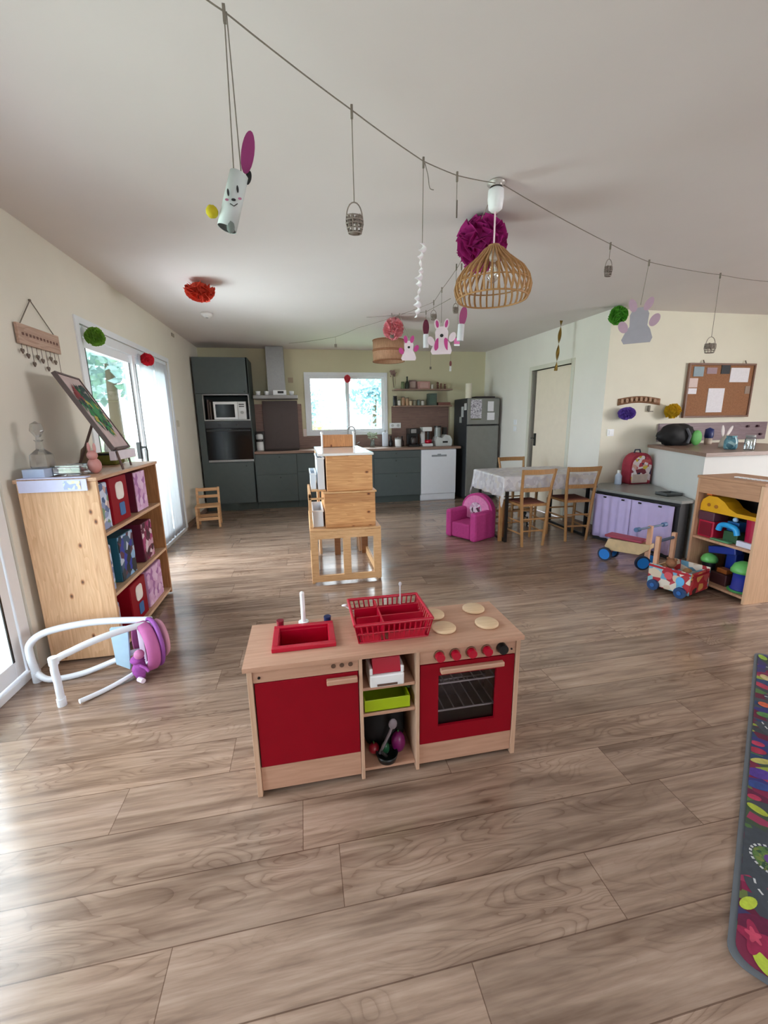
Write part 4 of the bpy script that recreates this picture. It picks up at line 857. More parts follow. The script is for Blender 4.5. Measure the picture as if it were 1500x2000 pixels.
for x, y, dx, dy, h, lab in ((.21, 1.575, -.075, .02, .055, 'white plastic spoon leaning out of the red dish rack on the left'), (.37, 1.60, .0, .0, .125, 'thin grey fork standing at the back of the red dish rack')):
    mb = MB().tube([(x, y, Z0+.012), (x+dx, y+dy, Z0+.012+h)], .003, 6).ball((x+dx, y+dy, Z0+.014+h), (.007, .003, .010) if dx == 0 else (.014, .010, .004), 10)
    build(mb, 'toy_cutlery', plain('cutlery_grey', 'bfb9bd', .4) if dx == 0 else m_white, label=lab, cat='toy cutlery', group='toy cutlery in the dish rack')
# toy things in the niche
t = thing('toy_toaster', 'red and white toy toaster on the upper shelf of the play kitchen', 'toy toaster', (.265, 1.40, .385))
build(MB().box(.195, .325, 1.345, 1.455, .3855, .435), 'base', m_white, t, bevel=.006)
build(MB().prism([(1.352, .436), (1.448, .436), (1.44, .495), (1.365, .495)], .208, .312, 'yz'), 'cover', m_redp, t, bevel=.006)
build(MB().box(.222, .298, 1.341, 1.3445, .393, .400), 'slot', plain('brown_slot', '5a4034', .6), t)
build(MB().box(.195, .207, 1.35, 1.45, .4355, .462).box(.313, .325, 1.35, 1.45, .4355, .462), 'side_grip', m_white, t, bevel=.003)
t = thing('lime_tray', 'lime green toy baking tray on the middle shelf of the play kitchen', 'toy tray', (.26, 1.43, .275))
lt = MB(); 
for q in ((.175, .350, 1.36, 1.364), (.175, .350, 1.496, 1.50), (.175, .179, 1.364, 1.496), (.346, .350, 1.364, 1.496)): lt.box(*q, .2745, .325)
lt.box(.175, .350, 1.36, 1.50, .2745, .279)
build(lt, 'tray', plain('lime_plastic', 'a3bd12', .35, var=.03), t, bevel=.001)
build(MB().tube([(.335, 1.43, .33), (.352, 1.39, .345), (.335, 1.40, .358)], .008, 8), 'handle', plain('dark_green', '1f3a1e', .4), t)
bg_ = MB().ball((.269, 1.505, .115), (.095, .080, .125), 22, rough=.25, freq=4)
for i, v in enumerate(bg_.v): bg_.v[i] = (min(max(v[0], .184), .354), v[1], max(v[2], .0345))
build(bg_, 'toy_bag', plain('black_net', '0c0b0d', .8, var=.3), label='black cloth bag filling the bottom niche of the play kitchen', cat='bag')
t = thing('toy_pan_set', 'black toy pans and utensils piled in the bottom niche of the play kitchen', 'toy pan', (.265, 1.43, .035))
build(MB().lathe([(0, 0), (.035, 0), (.044, .03), (.041, .03), (.032, .004), (0, .004)], (.262, 1.385, .0345), 22), 'pan', m_black, t); build(MB().tube([(.255, 1.36, .07), (.235, 1.35, .10)], .006), 'handle', m_black, t)
for i, (x, y, z, c, r, nm, lab) in enumerate(((.215, 1.42, .075, '8b1226', .022, 'toy_tomato', 'dark red toy tomato in the black pan'), (.315, 1.42, .15, '7a1560', .030, 'toy_aubergine', 'purple toy aubergine high in the bottom niche'), (.26, 1.41, .10, '1f5a3a', .018, 'toy_pepper', 'dark green toy pepper in the black pan'))):
    z = .035+r if i else z
    t2 = thing(nm, lab, 'toy food', (x, y, z-r), 0, 'toy food in the play kitchen')
    zz2 = {0: .062, 1: .075, 2: .064}[i]
    build(MB().ball((x, y, zz2), (r, r, r*1.5 if i else r), 16), 'fruit', plain('col_'+c, c, .3), t2)
    build(MB().cyl((x, y, zz2+r*(1.5 if i else 1)), (x, y, zz2+r*(1.5 if i else 1)+.01), .003, n=8), 'stem', plain('stem_green', '2f5a2a', .6), t2)
build(MB().tube([(.235, 1.40, .05), (.275, 1.395, .14), (.285, 1.39, .175)], .006, 8).ball((.288, 1.39, .185), (.018, .008, .024), 12), 'toy_ladle', plain('grey_ladle', '8d848c', .35), label='grey toy ladle standing in the bottom niche of the play kitchen', cat='toy utensil')
build(MB().box(.225, .30, 1.56, 1.575, .385, .47), 'toy_cup', plain('dark_green', '1f3a1e', .4), label='dark green toy tin behind the toaster in the play kitchen', cat='toy tin', bevel=.004)

# ---------------------------------------------------------------- white toy rocking seat beside the bookcase
t = thing('toy_rocker', 'white curved toy rocking frame with a pink padded end, lying by the bookcase', 'toy rocker', (-1.1, 2.24, 0))
m_rw = plain('bluish_white_plastic', 'e3eaf4', .35, var=.01)
def smooth(P, n=6):
    P = [Vector(p) for p in P]; out = []
    for i in range(len(P)-1):
        p0, p1, p2, p3 = P[max(i-1, 0)], P[i], P[i+1], P[min(i+2, len(P)-1)]
        for k in range(n):
            s = k/n; out.append(.5*((2*p1)+(-p0+p2)*s+(2*p0-5*p1+4*p2-p3)*s*s+(-p0+3*p1-3*p2+p3)*s**3))
    out.append(P[-1]); return out
near = [(-1.235, 2.08, .016), (-1.235, 2.08, .12), (-1.232, 2.082, .235), (-1.17, 2.13, .262), (-1.07, 2.20, .280), (-.96, 2.29, .278), (-.88, 2.35, .262)]
far = [(-1.475, 2.33, .06), (-1.485, 2.33, .14), (-1.48, 2.335, .215), (-1.42, 2.36, .262), (-1.28, 2.40, .275), (-1.12, 2.42, .270), (-.90, 2.40, .262)]
build(MB().tube(smooth(near), .017, 10), 'side_tube', m_rw, t); build(MB().tube(smooth(far), .019, 10), 'side_tube', m_rw, t)
build(MB().tube(smooth([(-1.15, 2.065, .018), (-1.06, 2.16, .012), (-.95, 2.27, .030), (-.87, 2.33, .075)]), .012, 10), 'runner', m_rw, t)
build(MB().tube(smooth([(-1.475, 2.33, .055), (-1.40, 2.30, .020), (-1.26, 2.33, .016), (-1.12, 2.37, .045), (-1.0, 2.37, .09), (-.90, 2.37, .08)]), .016, 10), 'runner', m_rw, t)
build(MB().cyl((-1.235, 2.08, .0), (-1.235, 2.08, .04), .02).cyl((-1.235, 2.08, .225), (-1.235, 2.08, .262), .021).cyl((-1.475, 2.33, .0), (-1.475, 2.33, .06), .022), 'joint', m_rw, t)
build(MB().prism([(-1.085, .045), (-1.02, .005), (-1.00, .262), (-1.09, .262)], 2.335, 2.352, 'xz'), 'cross_panel', plain('light_blue_panel', 'b9dcf2', .4), t, bevel=.003)
build(MB().box(-.955, -.925, 2.33, 2.37, .03, .25).box(-.995, -.93, 2.335, 2.365, .012, .03), 'front_post', plain('pinkish_white', 'e5d6ec', .4), t, bevel=.004)
mp_ = plain('pink_mauve_fabric', 'b5609a', .7, var=.08); mp2 = plain('dusty_rose', 'c990a8', .7, var=.08)
axd = Vector((.80, .60, 0)); c0_ = Vector((-.94, 2.30, .148))
build(MB().lathe([(.112, 0), (.132, 0), (.138, .02), (.138, .05), (.128, .062), (.112, .062), (.118, .03), (.112, 0)], tuple(c0_), 32, ax=tuple(axd)), 'drum_rim', mp_, t)
build(MB().lathe([(0, .050), (.111, .050), (.111, .056), (0, .056)], tuple(c0_), 32, ax=tuple(axd)), 'drum_back', plain('rose_inner', 'a8446a', .7, var=.08), t)
build(MB().lathe([(0, .100), (.100, .100), (.110, .112), (.100, .124), (0, .124)], (c0_.x, c0_.y, c0_.z+.018), 32, ax=tuple(axd)), 'outer_disc', mp2, t)
build(MB().tube([tuple(c0_+axd*.075+Vector((axd.y*-1, axd.x, 0))*.124*math.cos(a)+Vector((0, 0, .008+.130*math.sin(a)))) for a in [2*PI*i/32 for i in range(32)]], .012, 8, closed=True), 'hoop', plain('purple_hoop', '8d4a9c', .6), t)
t = thing('cloth_doll', 'purple cloth doll slumped in the pink end of the toy rocker', 'doll', (-.93, 2.22, 0))
md_ = plain('purple_doll', '9c4aa0', .8, var=.25, scale=40)
build(MB().ball((-.93, 2.235, .06), (.036, .03, .06), 18, rough=.3).ball((-.935, 2.235, .115), (.036, .03, .025), 14, rough=.3), 'body', md_, t)
build(MB().ball((-.918, 2.225, .15), .026, 16), 'head', plain('doll_pink', 'c47aa8', .7), t)
build(MB().cyl((-.93, 2.21, .014), (-.90, 2.185, .014), .014, .013, 12), 'foot', plain('pinkish_white', 'e5d6ec', .4), t)
build(MB().tube([(-.915, 2.215, .09), (-.885, 2.20, .08), (-.87, 2.195, .06)], .008), 'arm', md_, t)
# ---------------------------------------------------------------- dining table and chairs
TX0, TX1, TY0, TY1 = 2.10, 3.22, 4.10, 4.90
t = thing('dining_table', 'dining table with black steel legs under a grey-white cloth', 'table', (2.66, 4.5, 0))
build(MB().box(TX0, TX1, TY0, TY1, .712, .738), 'tabletop', m_worktop, t, bevel=.003)
for x in (2.15, 3.14):
    lg = MB(); lg.box(x, x+.03, TY0+.03, TY0+.06, 0.03, .71); lg.box(x, x+.03, TY1-.06, TY1-.03, 0.03, .71); lg.box(x, x+.03, TY0+.03, TY1-.03, 0, .03); lg.box(x, x+.03, TY0+.061, TY1-.061, .68, .71)
    build(lg, 'leg_frame', m_black, t, bevel=.001)
build(MB().box(2.11, 2.145, TY0+.08, TY0+.12, 0, .711), 'timber_post', m_straw, t, bevel=.003)
cl = MB(); Wd = .13; zt2 = .7405; tt_ = .0025
def cloth(u_, v_):
    # u across x (0..1 maps past both ends), v across y
    su = -.22+(TX1-TX0+.44)*u_; sv = -.16+(TY1-TY0+.32)*v_
    x = TX0+su; y = TY0+sv; z = zt2; ox = oy = 0.0
    ex = 0.006
    wv = math.sin(sv*26)*.014+math.sin(sv*61)*.005; wu = math.sin(su*23)*.012+math.sin(su*51)*.004
    if su < 0: z -= -su; x = TX0-ex-abs(-su)*.10+wv*(-su/.22)
    if su > TX1-TX0: d_ = su-(TX1-TX0); z -= d_; x = TX1+ex+d_*.10+wv*(d_/.22)
    if sv < 0: z -= -sv*(1 if 0 <= su <= TX1-TX0 else .75); y = TY0-ex-abs(sv)*.10+wu*(-sv/.16)
    if sv > TY1-TY0: d_ = sv-(TY1-TY0); z -= d_*(1 if 0 <= su <= TX1-TX0 else .75); y = TY1+ex+d_*.10+wu*(d_/.16)
    return (x, y, z)
cl.grid(cloth, 96, 72)
mcl = speck('cloth_print', ['cfccd0', 'c4c1c7', 'd5d2d4', 'bcb7bd', 'cac4c0'], 22, .45)
build(cl, 'tablecloth', mcl, solid=.002, label='grey and white patterned cloth draped over the dining table', cat='tablecloth')

def make_chair():
    t = thing('dining_chair', '', 'chair', (0, 0, 0), 0, 'light wood rush-seat dining chairs')
    for s in (-1, 1):
        P = [(s*.122, -.165, .0), (s*.140, -.170, .25), (s*.155, -.172, .46), (s*.168, -.185, .64), (s*.186, -.225, .835)]
        build(MB().tube(P, [.015, .016, .017, .016, .014], 10), 'rear_leg', m_straw, t, w=False)
        build(MB().tube([(s*.165, .165, 0), (s*.17, .165, .44)], [.014, .018], 10), 'front_leg', m_straw, t, w=False)
    def rail(z, half, y, hgt, bow=.02):
        mb = MB(); N = 12; pts = [(half*(2*i/N-1), y-bow*(1-(2*i/N-1)**2)) for i in range(N+1)]
        poly = pts+[(a, b+.014) for a, b in reversed(pts)]
        return mb.prism(poly, z, z+hgt, 'xy')
    build(rail(.785, .190, -.222, .05, .03), 'top_rail', m_straw, t, w=False, bevel=.004)
    build(rail(.60, .165, -.188, .04, .02), 'back_rail', m_straw, t, w=False, bevel=.003)
    st = MB().prism([(-.150, -.165), (.150, -.165), (.175, .180), (-.175, .180)], .438, .462, 'xy')
    build(st, 'seat_frame', m_straw, t, w=False, bevel=.006)
    build(MB().prism([(-.125, -.145), (.125, -.145), (.150, .155), (-.150, .155)], .4625, .472, 'xy'), 'rush_seat', wood('rush_red', '8a5240', '5d3128', 'x', .8, 3), t, w=False, bevel=.004)
    s_ = MB()
    for z in (.17, .30):
        s_.tube([(-.135, -.167, z), (.135, -.167, z)], .009, 8); s_.tube([(-.165, .165, z+.02), (.165, .165, z+.02)], .009, 8)
        for s in (-1, 1): s_.tube([(s*.138, -.165, z-.03), (s*.166, .165, z-.03)], .009, 8)
    build(s_, 'stretcher', m_straw, t, w=False)
    return t
ch0 = make_chair()
spots = [(2.372, 4.10, .02, 'rush-seat dining chair on the near side of the table, nearer the pink armchair'),
         (2.955, 4.17, -.05, 'rush-seat dining chair on the near side of the table, next to the lilac curtained unit'),
         (2.80, 5.06, PI+.02, 'rush-seat dining chair on the far side of the table, facing the camera')]
for i, (x, y, r, lab) in enumerate(spots):
    c = ch0 if i == 0 else copy_tree(ch0)
    place(c, (x, y, 0), r); c['label'] = lab; WM[c] = Matrix.Translation((x, y, 0)) @ Matrix.Rotation(r, 4, 'Z')
t = thing('wooden_toy_stand', 'small pale wooden toy ladder stand on the floor under the dining table', 'toy stand', (2.42, 4.75, 0))
mb = MB(); 
for x in (2.30, 2.50): mb.box(x, x+.03, 4.72, 4.76, 0, .26)
for z in (.05, .13, .21): mb.box(2.331, 2.499, 4.725, 4.75, z, z+.03)
build(mb, 'frame', plain('cream_wood', 'c9b08c', .6), t, bevel=.003); build(MB().box(2.36, 2.46, 4.65, 4.719, .02, .10), 'toy_block', plain('dark_brown_block', '4a2d26', .6), t, bevel=.004)
t = thing('toy_cow', 'small black and white toy animal on the floor under the table', 'toy animal', (2.72, 4.70, 0))
mbw = MB().ball((2.72, 4.70, .165), (.065, .035, .035), 16).ball((2.66, 4.685, .215), (.026, .022, .024), 14)
for dx in (-.04, .04):
    for dy in (-.018, .018): mbw.cyl((2.72+dx, 4.70+dy, 0), (2.72+dx, 4.70+dy, .15), .010, .013, 8)
build(mbw, 'body', speck('cow_hide', ['efefef', '151515', 'f4f2ee'], 14), t)

# ---------------------------------------------------------------- pink armchair
t = thing('child_armchair', 'pink foam child armchair with a pale print on its rounded back', 'armchair', (1.88, 4.46, 0), -1.067)
mk = plain('magenta_fabric', 'b83a84', .8, var=.08, scale=40); mkl = plain('bright_pink_fabric', 'dc85b8', .8, var=.10, scale=40)
build(MB().box(-.13, .13, -.18, .10, .012, .19), 'seat', mk, t, w=False, bevel=.02)
for s in (-1, 1): build(MB().box(min(s*.131, s*.22), max(s*.131, s*.22), -.19, .14, .0, .33), 'armrest', mk, t, w=False, bevel=.03)
bk = [( -.22, 0), (.22, 0), (.22, .30)]+[(.22*math.cos(a), .30+.20*math.sin(a)) for a in [PI*i/16 for i in range(1, 16)]]+[(-.22, .30)]
build(MB().prism(bk, .11, .175, 'xz'), 'backrest', mk, t, w=False, bevel=.02)
build(MB().prism([(.19*math.cos(a), .30+.175*math.sin(a)) for a in [PI*i/16 for i in range(17)]]+[(-.125, .20), (.125, .20)], .095, .112, 'xz'), 'back_panel', mkl, t, w=False, bevel=.006)
build(MB().prism(ell(0, .31, .085, .085), .088, .0945, 'xz'), 'print_patch', speck('rose_print', ['cbb6cb', 'dfd0dd', '9a3a70', 'c9a0bd', '3d1830'], 26), t, w=False)

# ---------------------------------------------------------------- low unit with lilac curtain
t = thing('curtained_play_unit', 'low unit with a grey worktop and lilac curtain front beside the white half wall', 'cabinet', (3.5, 3.7, 0))
top = [(3.392, 3.165), (3.54, 3.175), (4.05, 4.335), (3.46, 4.345), (3.165, 4.08)]
build(MB().prism(top, .556, .582), 'worktop', plain('grey_worktop', '8f928f', .35, var=.08), t, bevel=.003)
inn = [(3.42, 3.20), (3.53, 3.21), (4.03, 4.31), (3.49, 4.31), (3.21, 4.07)]
build(MB().prism(inn, .0, .555), 'carcass', plain('dark_carcass', '26262b', .6), t)
A = Vector((3.405, 3.17, 0)); B = Vector((3.19, 4.06, 0)); dv_ = (B-A); nn = Vector((-dv_.y, dv_.x, 0)).normalized()
def curt(a0, a1):
    m = MB(); m.grid(lambda u_, v_: tuple(A+dv_*(a0+(a1-a0)*u_)+nn*(.010+.012*math.sin(u_*(a1-a0)*62)*(.4+.6*(1-v_)))+Vector((0, 0, .045+.475*v_))), 60, 8)
    return m
mlil = plain('lilac_fabric', 'c9bcea', .85, var=.03)
build(curt(.06, .52), 'curtain', mlil, t, solid=.003); build(curt(.525, 1.0), 'curtain', mlil, t, solid=.003)
rl = MB(); rl.tube([tuple(A+nn*.012+Vector((0, 0, .532))), tuple(B+nn*.012+Vector((0, 0, .532)))], .006)
build(rl, 'curtain_rail', m_black, t)
hk = MB()
for q in (.2, .42, .62, .85): p = A+dv_*q+nn*.022; hk.cbox((p.x, p.y, .500), (.012, .03, .014))
build(hk, 'curtain_clip', m_black, t)
t = thing('toy_basin', 'shallow grey basin set on the near end of the grey unit top', 'basin', (3.55, 3.45, .583))
bs = MB(); 
for q in ((3.46, 3.64, 3.40, 3.41), (3.46, 3.64, 3.53, 3.54), (3.46, 3.47, 3.411, 3.529), (3.63, 3.64, 3.411, 3.529)): bs.box(*q, .5835, .61)
bs.box(3.46, 3.64, 3.40, 3.54, .5835, .588)
build(bs, 'basin', plain('basin_grey', '5b5f60', .3), t)
t = thing('child_backpack', 'colourful child backpack with red top standing on the grey unit against the wall', 'backpack', (3.80, 4.2, .583))
bp_ = [(-.14, 0), (.14, 0), (.145, .22)]+[(.14*math.cos(a), .24+.12*math.sin(a)) for a in [PI*i/12 for i in range(1, 12)]]+[(-.145, .22)]
bp2 = [(3.825+a, .583+b) for a, b in bp_]
build(MB().prism(bp2, 4.15, 4.28, 'xz'), 'body', plain('red_dark_fabric', '9a2a3e', .7, var=.15), t, bevel=.02)
build(MB().prism([(3.825+a*.85, .60+b*.86) for a, b in bp_], 4.135, 4.149, 'xz'), 'printed_front', speck('backpack_print', ['b8344a', 'e5d3d3', '7a2838', 'd9a99b', 'd8bb3c', 'e9dfe2', '28304f', 'c45a5a', 'e7d8dc'], 24), t, bevel=.004)
build(MB().box(3.695, 3.895, 4.115, 4.134, .60, .70), 'front_pocket', plain('pocket_beige', 'c9b3a8', .7, var=.1), t, bevel=.008)
build(MB().tube([(3.755, 4.2, .94), (3.765, 4.2, .975), (3.825, 4.2, .975), (3.835, 4.2, .94)], .008), 'carry_loop', plain('navy_strap', '2a3348', .7), t)
t = thing('water_bottle', 'pale blue plastic bottle left of the colourful backpack', 'bottle', (3.58, 4.2, .583))
build(MB().lathe([(0, 0), (.036, 0), (.038, .01), (.036, .10), (.018, .13), (0, .13)], (3.58, 4.20, .583), 18), 'body', plain('pale_blue_bottle', 'c3d2ea', .2), t); build(MB().cyl((3.58, 4.2, .713), (3.58, 4.2, .745), .018), 'cap', m_white, t)

# ---------------------------------------------------------------- items on the peninsula top
zp = 1.0205
t = thing('child_backpack', 'black child backpack with a green front lying on the peninsula top', 'bag', (4.36, 4.12, zp))
hb = MB().ball((4.20, 4.10, zp+.11), (.25, .11, .13), 24, rough=.25, freq=3)
for i, v in enumerate(hb.v): hb.v[i] = (v[0], v[1], max(v[2], zp))
build(hb, 'body', plain('black_fabric', '121215', .7, var=.3), t)
build(MB().ball((4.36, 4.00, zp+.085), (.07, .03, .085), 18), 'green_pocket', plain('bright_green', '63b45e', .6, var=.1), t)
build(MB().tube([(4.22, 4.0, zp+.19), (4.25, 3.975, zp+.11), (4.23, 3.98, zp+.03)], .014), 'strap', plain('grey_strap', '5a5a60', .7), t)
t = thing('blue_capped_jar', 'small beige jar with a navy blue cap right of the black bag', 'jar', (4.62, 4.12, zp))
build(MB().lathe([(0, 0), (.035, 0), (.04, .01), (.038, .07), (0, .07)], (4.66, 4.12, zp), 18), 'body', plain('beige_jar', 'c2b3a4', .4), t); build(MB().lathe([(.04, 0), (.046, .02), (.042, .10), (0, .12)], (4.66, 4.12, zp+.071), 18), 'cap', plain('navy_cap', '1d2c6a', .4), t)
t = thing('teal_jug', 'teal patterned jug standing on the peninsula top under the cork board', 'jug', (4.15, 3.45, zp))
build(MB().lathe([(0, 0), (.045, 0), (.055, .02), (.055, .08), (.04, .115), (.045, .13), (0, .125)], (4.14, 3.42, zp), 20), 'body', speck('teal_print', ['5f93a3', '78b0bf', '3f6d7c', '9cc0c4'], 26, .3), t)
build(MB().tube([(4.19, 3.42, zp+.11), (4.215, 3.42, zp+.07), (4.192, 3.42, zp+.03)], .008), 'handle', plain('teal_handle', '5f93a3', .4), t)
t = thing('glass_jar', 'clear glass jar right of the teal jug on the peninsula top', 'jar', (4.17, 3.28, zp))
build(MB().lathe([(0, 0), (.04, 0), (.042, .01), (.042, .10), (.036, .12), (0, .12)], (4.18, 3.27, zp), 18), 'body', glass('pale_glass_jar', (.75, .83, .86), .1, .9), t); build(MB().cyl((4.18, 3.27, zp+.12), (4.18, 3.27, zp+.14), .038), 'lid', plain('lid_grey', '8c8c8c', .4), t)
t = thing('bunny_ears_decoration', 'white bunny-ear headband decoration standing behind the teal jug', 'headband', (4.27, 3.62, zp))
build(MB().lathe([(0, 0), (.045, 0), (.05, .02), (.035, .09), (.02, .13), (0, .13)], (4.30, 3.62, zp), 18), 'base', plain('grey_beige_base', 'b6ab9e', .6), t)
for dx, tl in ((-.04, -.18), (.045, .55)):
    m = MB().ball((0, 0, 0), (.020, .007, .060), 16); m.xf(Matrix.Translation((4.30+dx, 3.62, zp+.17)) @ Matrix.Rotation(tl, 4, 'Y'))
    build(m, 'ear', plain('ear_white', 'ded6d4', .8), t)

# ---------------------------------------------------------------- alcove wall things
t = thing('cork_board', 'wood-framed cork pinboard with notes on the cream wall above the peninsula', 'pinboard', (4.96, 4.34, 1.33))
cb = MB(); X0, X1, Z0, Z1 = 4.485, 5.435, 1.325, 1.95; s = .022
for q in ((X0, X1, Z0, Z0+s), (X0, X1, Z1-s, Z1), (X0, X0+s, Z0+s, Z1-s), (X1-s, X1, Z0+s, Z1-s)): cb.box(q[0], q[1], 4.325, 4.355, q[2], q[3])
build(cb, 'frame', plain('brown_frame', '7d5a4a', .5, var=.1), t, bevel=.003)
build(MB().box(X0+s, X1-s, 4.338, 4.352, Z0+s, Z1-s), 'cork', plain('cork', '9a6c4d', .9, var=.18, scale=70), t)
for x in (4.68, 5.28): build(MB().cyl((x, 4.33, Z1), (x, 4.345, Z1+.035), .006), 'hook', m_cord, t)
for x0, x1, z0, z1, c, lab in ((5.08, 5.35, 1.735, 1.90, None, 'white landscape sheet at the top right of the cork board'), (4.80, 5.03, 1.385, 1.665, None, 'white portrait sheet in the middle of the cork board'),
    (4.505, 4.63, 1.60, 1.665, None, 'small white slip at the left edge of the cork board'), (4.51, 4.63, 1.675, 1.78, 'ddc6c0', 'pinkish slip above the small white one on the cork board'),
    (4.94, 5.065, 1.83, 1.93, '23262c', 'black photo at the top of the cork board'), (4.74, 4.88, 1.83, 1.90, 'a58b93', 'mauve photo left of the black photo on the cork board'), (4.555, 4.695, 1.80, 1.91, '8fa3ad', 'grey-blue photo at the top left of the cork board'),
    (5.33, 5.40, 1.60, 1.69, '9b8676', 'small brownish tag at the right edge of the cork board')):
    m = MB().box(x0, x1, 4.332, 4.3375, z0, z1)
    build(m, 'pinned_note', m_paper if c is None else plain('col_'+c, c, .6), label=lab, cat='note', group='notes on the cork board')
t = thing('hook_panel', 'long mauve wood panel with dark knobs on the wall under the cork board', 'panel', (4.97, 4.34, 1.03))
build(MB().box(4.18, 5.76, 4.335, 4.358, 1.05, 1.262), 'panel', wood('mauve_board', '97828a', '6e5a60', 'x', .5), t, bevel=.003)
for x, z in ((5.45, 1.21), (5.60, 1.21), (5.66, 1.11)): build(MB().cyl((x, 4.31, z), (x, 4.334, z), .014), 'knob', plain('burgundy_knob', '3d1024', .4), t)
t = thing('wooden_word_sign', 'carved brown wooden word sign on the cream wall between purple and yellow pompoms', 'sign', (3.87, 4.34, 1.5))
sg = MB(); sg.grid(lambda u_, v_: (3.60+.56*u_, 4.348, 1.475+.03*math.sin(PI*u_)+.075*v_), 20, 1)
build(sg, 'board', wood('sign_timber', 'a3795a', '6d4731', 'x', .6), t, solid=.014)
lt = MB()
for i in range(8):
    x = 3.635+i*.062; z = 1.495+.03*math.sin(PI*(x-3.6)/.56)
    lt.prism(ell(x, z+.02, .018, .024, 10) if i % 2 else rrect(x-.016, x+.016, z, z+.045, .005), 4.326, 4.333, 'xz')
build(lt, 'carved_shape', wood('sign_timber2', 'b99673', '7f583d', 'x', .6), t, bevel=.001)
build(MB().box(4.0, 4.02, 4.33, 4.35, 1.41, 1.474).box(4.005, 4.06, 4.325, 4.345, 1.40, 1.41), 'coat_hook', m_cord, t)
def pom(c, r, col, lab, squash=1.0, ceil=False, name='paper_pompom', grp='paper pompoms'):
    t = thing(name, lab, 'pompom', (c[0], c[1], c[2]), 0, grp); m = MB(); rnd = random.Random(int(abs(c[0]*100+c[1]*37)))
    k = 150
    for i in range(k):
        z = 1-2*(i+.5)/k; ph = i*2.39996; q = math.sqrt(max(0, 1-z*z)); d = Vector((q*math.cos(ph), q*math.sin(ph), z))
        if ceil and d.z > .25: continue
        a_ = d.orthogonal().normalized(); b_ = d.cross(a_); an = rnd.uniform(0, PI); a2 = a_*math.cos(an)+b_*math.sin(an); b2 = d.cross(a2)
        s = r*.36; base = d*r*.45; tip = d*r*rnd.uniform(.90, 1.08)
        P = [base-a2*s*.3, base+a2*s*.3, tip+a2*s+b2*s*.35, tip+b2*s*.1+d*r*.05, tip-a2*s-b2*s*.3]
        P = [Vector((p.x, p.y, p.z*squash))+Vector(c) for p in P]
        m.add(P, [(0, 1, 2, 3), (0, 3, 4)])
    m2 = MB().ball(c, (r*.74, r*.74, r*.74*squash), 18)
    build(m, 'petals', plain('tissue_'+col, col, .85, var=.12, scale=30), t, solid=.0008); build(m2, 'core', plain('tissue_'+col, col, .85), t)
    if c[2] > 2.36 and c[2] < 2.38: build(MB().cyl((c[0], c[1], c[2]+r*.8), (c[0], c[1], 2.504), .002, n=6), 'hanging_cord', m_cord, t)
    return t
pom((-1.455, 3.62, 1.985), .062, '6a9a2c', 'green paper pompom at the near top corner of the far patio door')
pom((-1.46, 4.72, 1.975), .058, 'cf1a30', 'small red paper pompom on top of the patio door frame')
pom((3.40, 4.24, 2.41), .088, '4f9a28', 'green paper pompom at the ceiling corner next to the grey felt rabbit')
pom((3.66, 4.27, 1.385), .085, '6d4fae', 'purple paper pompom under the left end of the wooden word sign', .8)
pom((4.27, 4.27, 1.405), .082, 'd9b31c', 'yellow paper pompom at the right end of the wooden word sign')
pom((-.77, 4.02, 2.435), .115, 'd2452c', 'orange red paper pompom stuck to the ceiling above the smoke detector', .72, True)
pom((1.10, 5.0, 2.375), .112, 'e58f98', 'salmon pink paper pompom hanging above the drum lampshade')
pom((1.105, 2.58, 2.362), .138, 'a01470', 'big magenta paper pompom behind the slatted pendant lamp')
pom((.80, 7.26, 2.04), .05, 'e0505e', 'small red paper pompom at the top of the kitchen window bar', 1.2)
t = thing('smoke_detector', 'round white smoke detector on the ceiling', 'smoke detector', (-.93, 5.1, 2.46))
build(MB().lathe([(0, 0), (.035, 0), (.05, .012), (.06, .02), (.062, .044), (0, .044)], (-.93, 5.1, 2.46), 28), 'housing', plain('detector_white', 'dedbd8', .4), t)
build(MB().cyl((-.93, 5.1, 2.455), (-.93, 5.1, 2.4598), .014), 'test_button', plain('grey_button', 'a5a5a5', .4), t)
build(MB().box(W+.001, W+.012, 5.95, 6.05, 2.42, 2.46), 'vent_cover', plain('vent_beige', 'a39c8c', .6), label='tiny beige vent plate high on the left wall near the corner', cat='vent', bevel=.002)
build(MB().box(W+.001, W+.010, 5.74, 5.82, 1.31, 1.39), 'light_switch', plain('beige_switch', 'c9c4b2', .5), label='beige light switch on the left wall beyond the patio door', cat='switch', bevel=.002)
t = thing('twisted_ribbon', 'twisted brass coloured ribbon hanging from the ceiling before the right door', 'ribbon', (3.17, 4.92, 1.9))
rb = MB(); rb.grid(lambda u_, v_: (3.17-.03*v_+.020*(u_-.5)*2*math.cos(v_*9), 4.92+.020*(u_-.5)*2*math.sin(v_*9), 2.50-.58*v_), 2, 60)
build(rb, 'ribbon', plain('brass_foil', '8d6f2e', .3, .6), t, solid=.001)
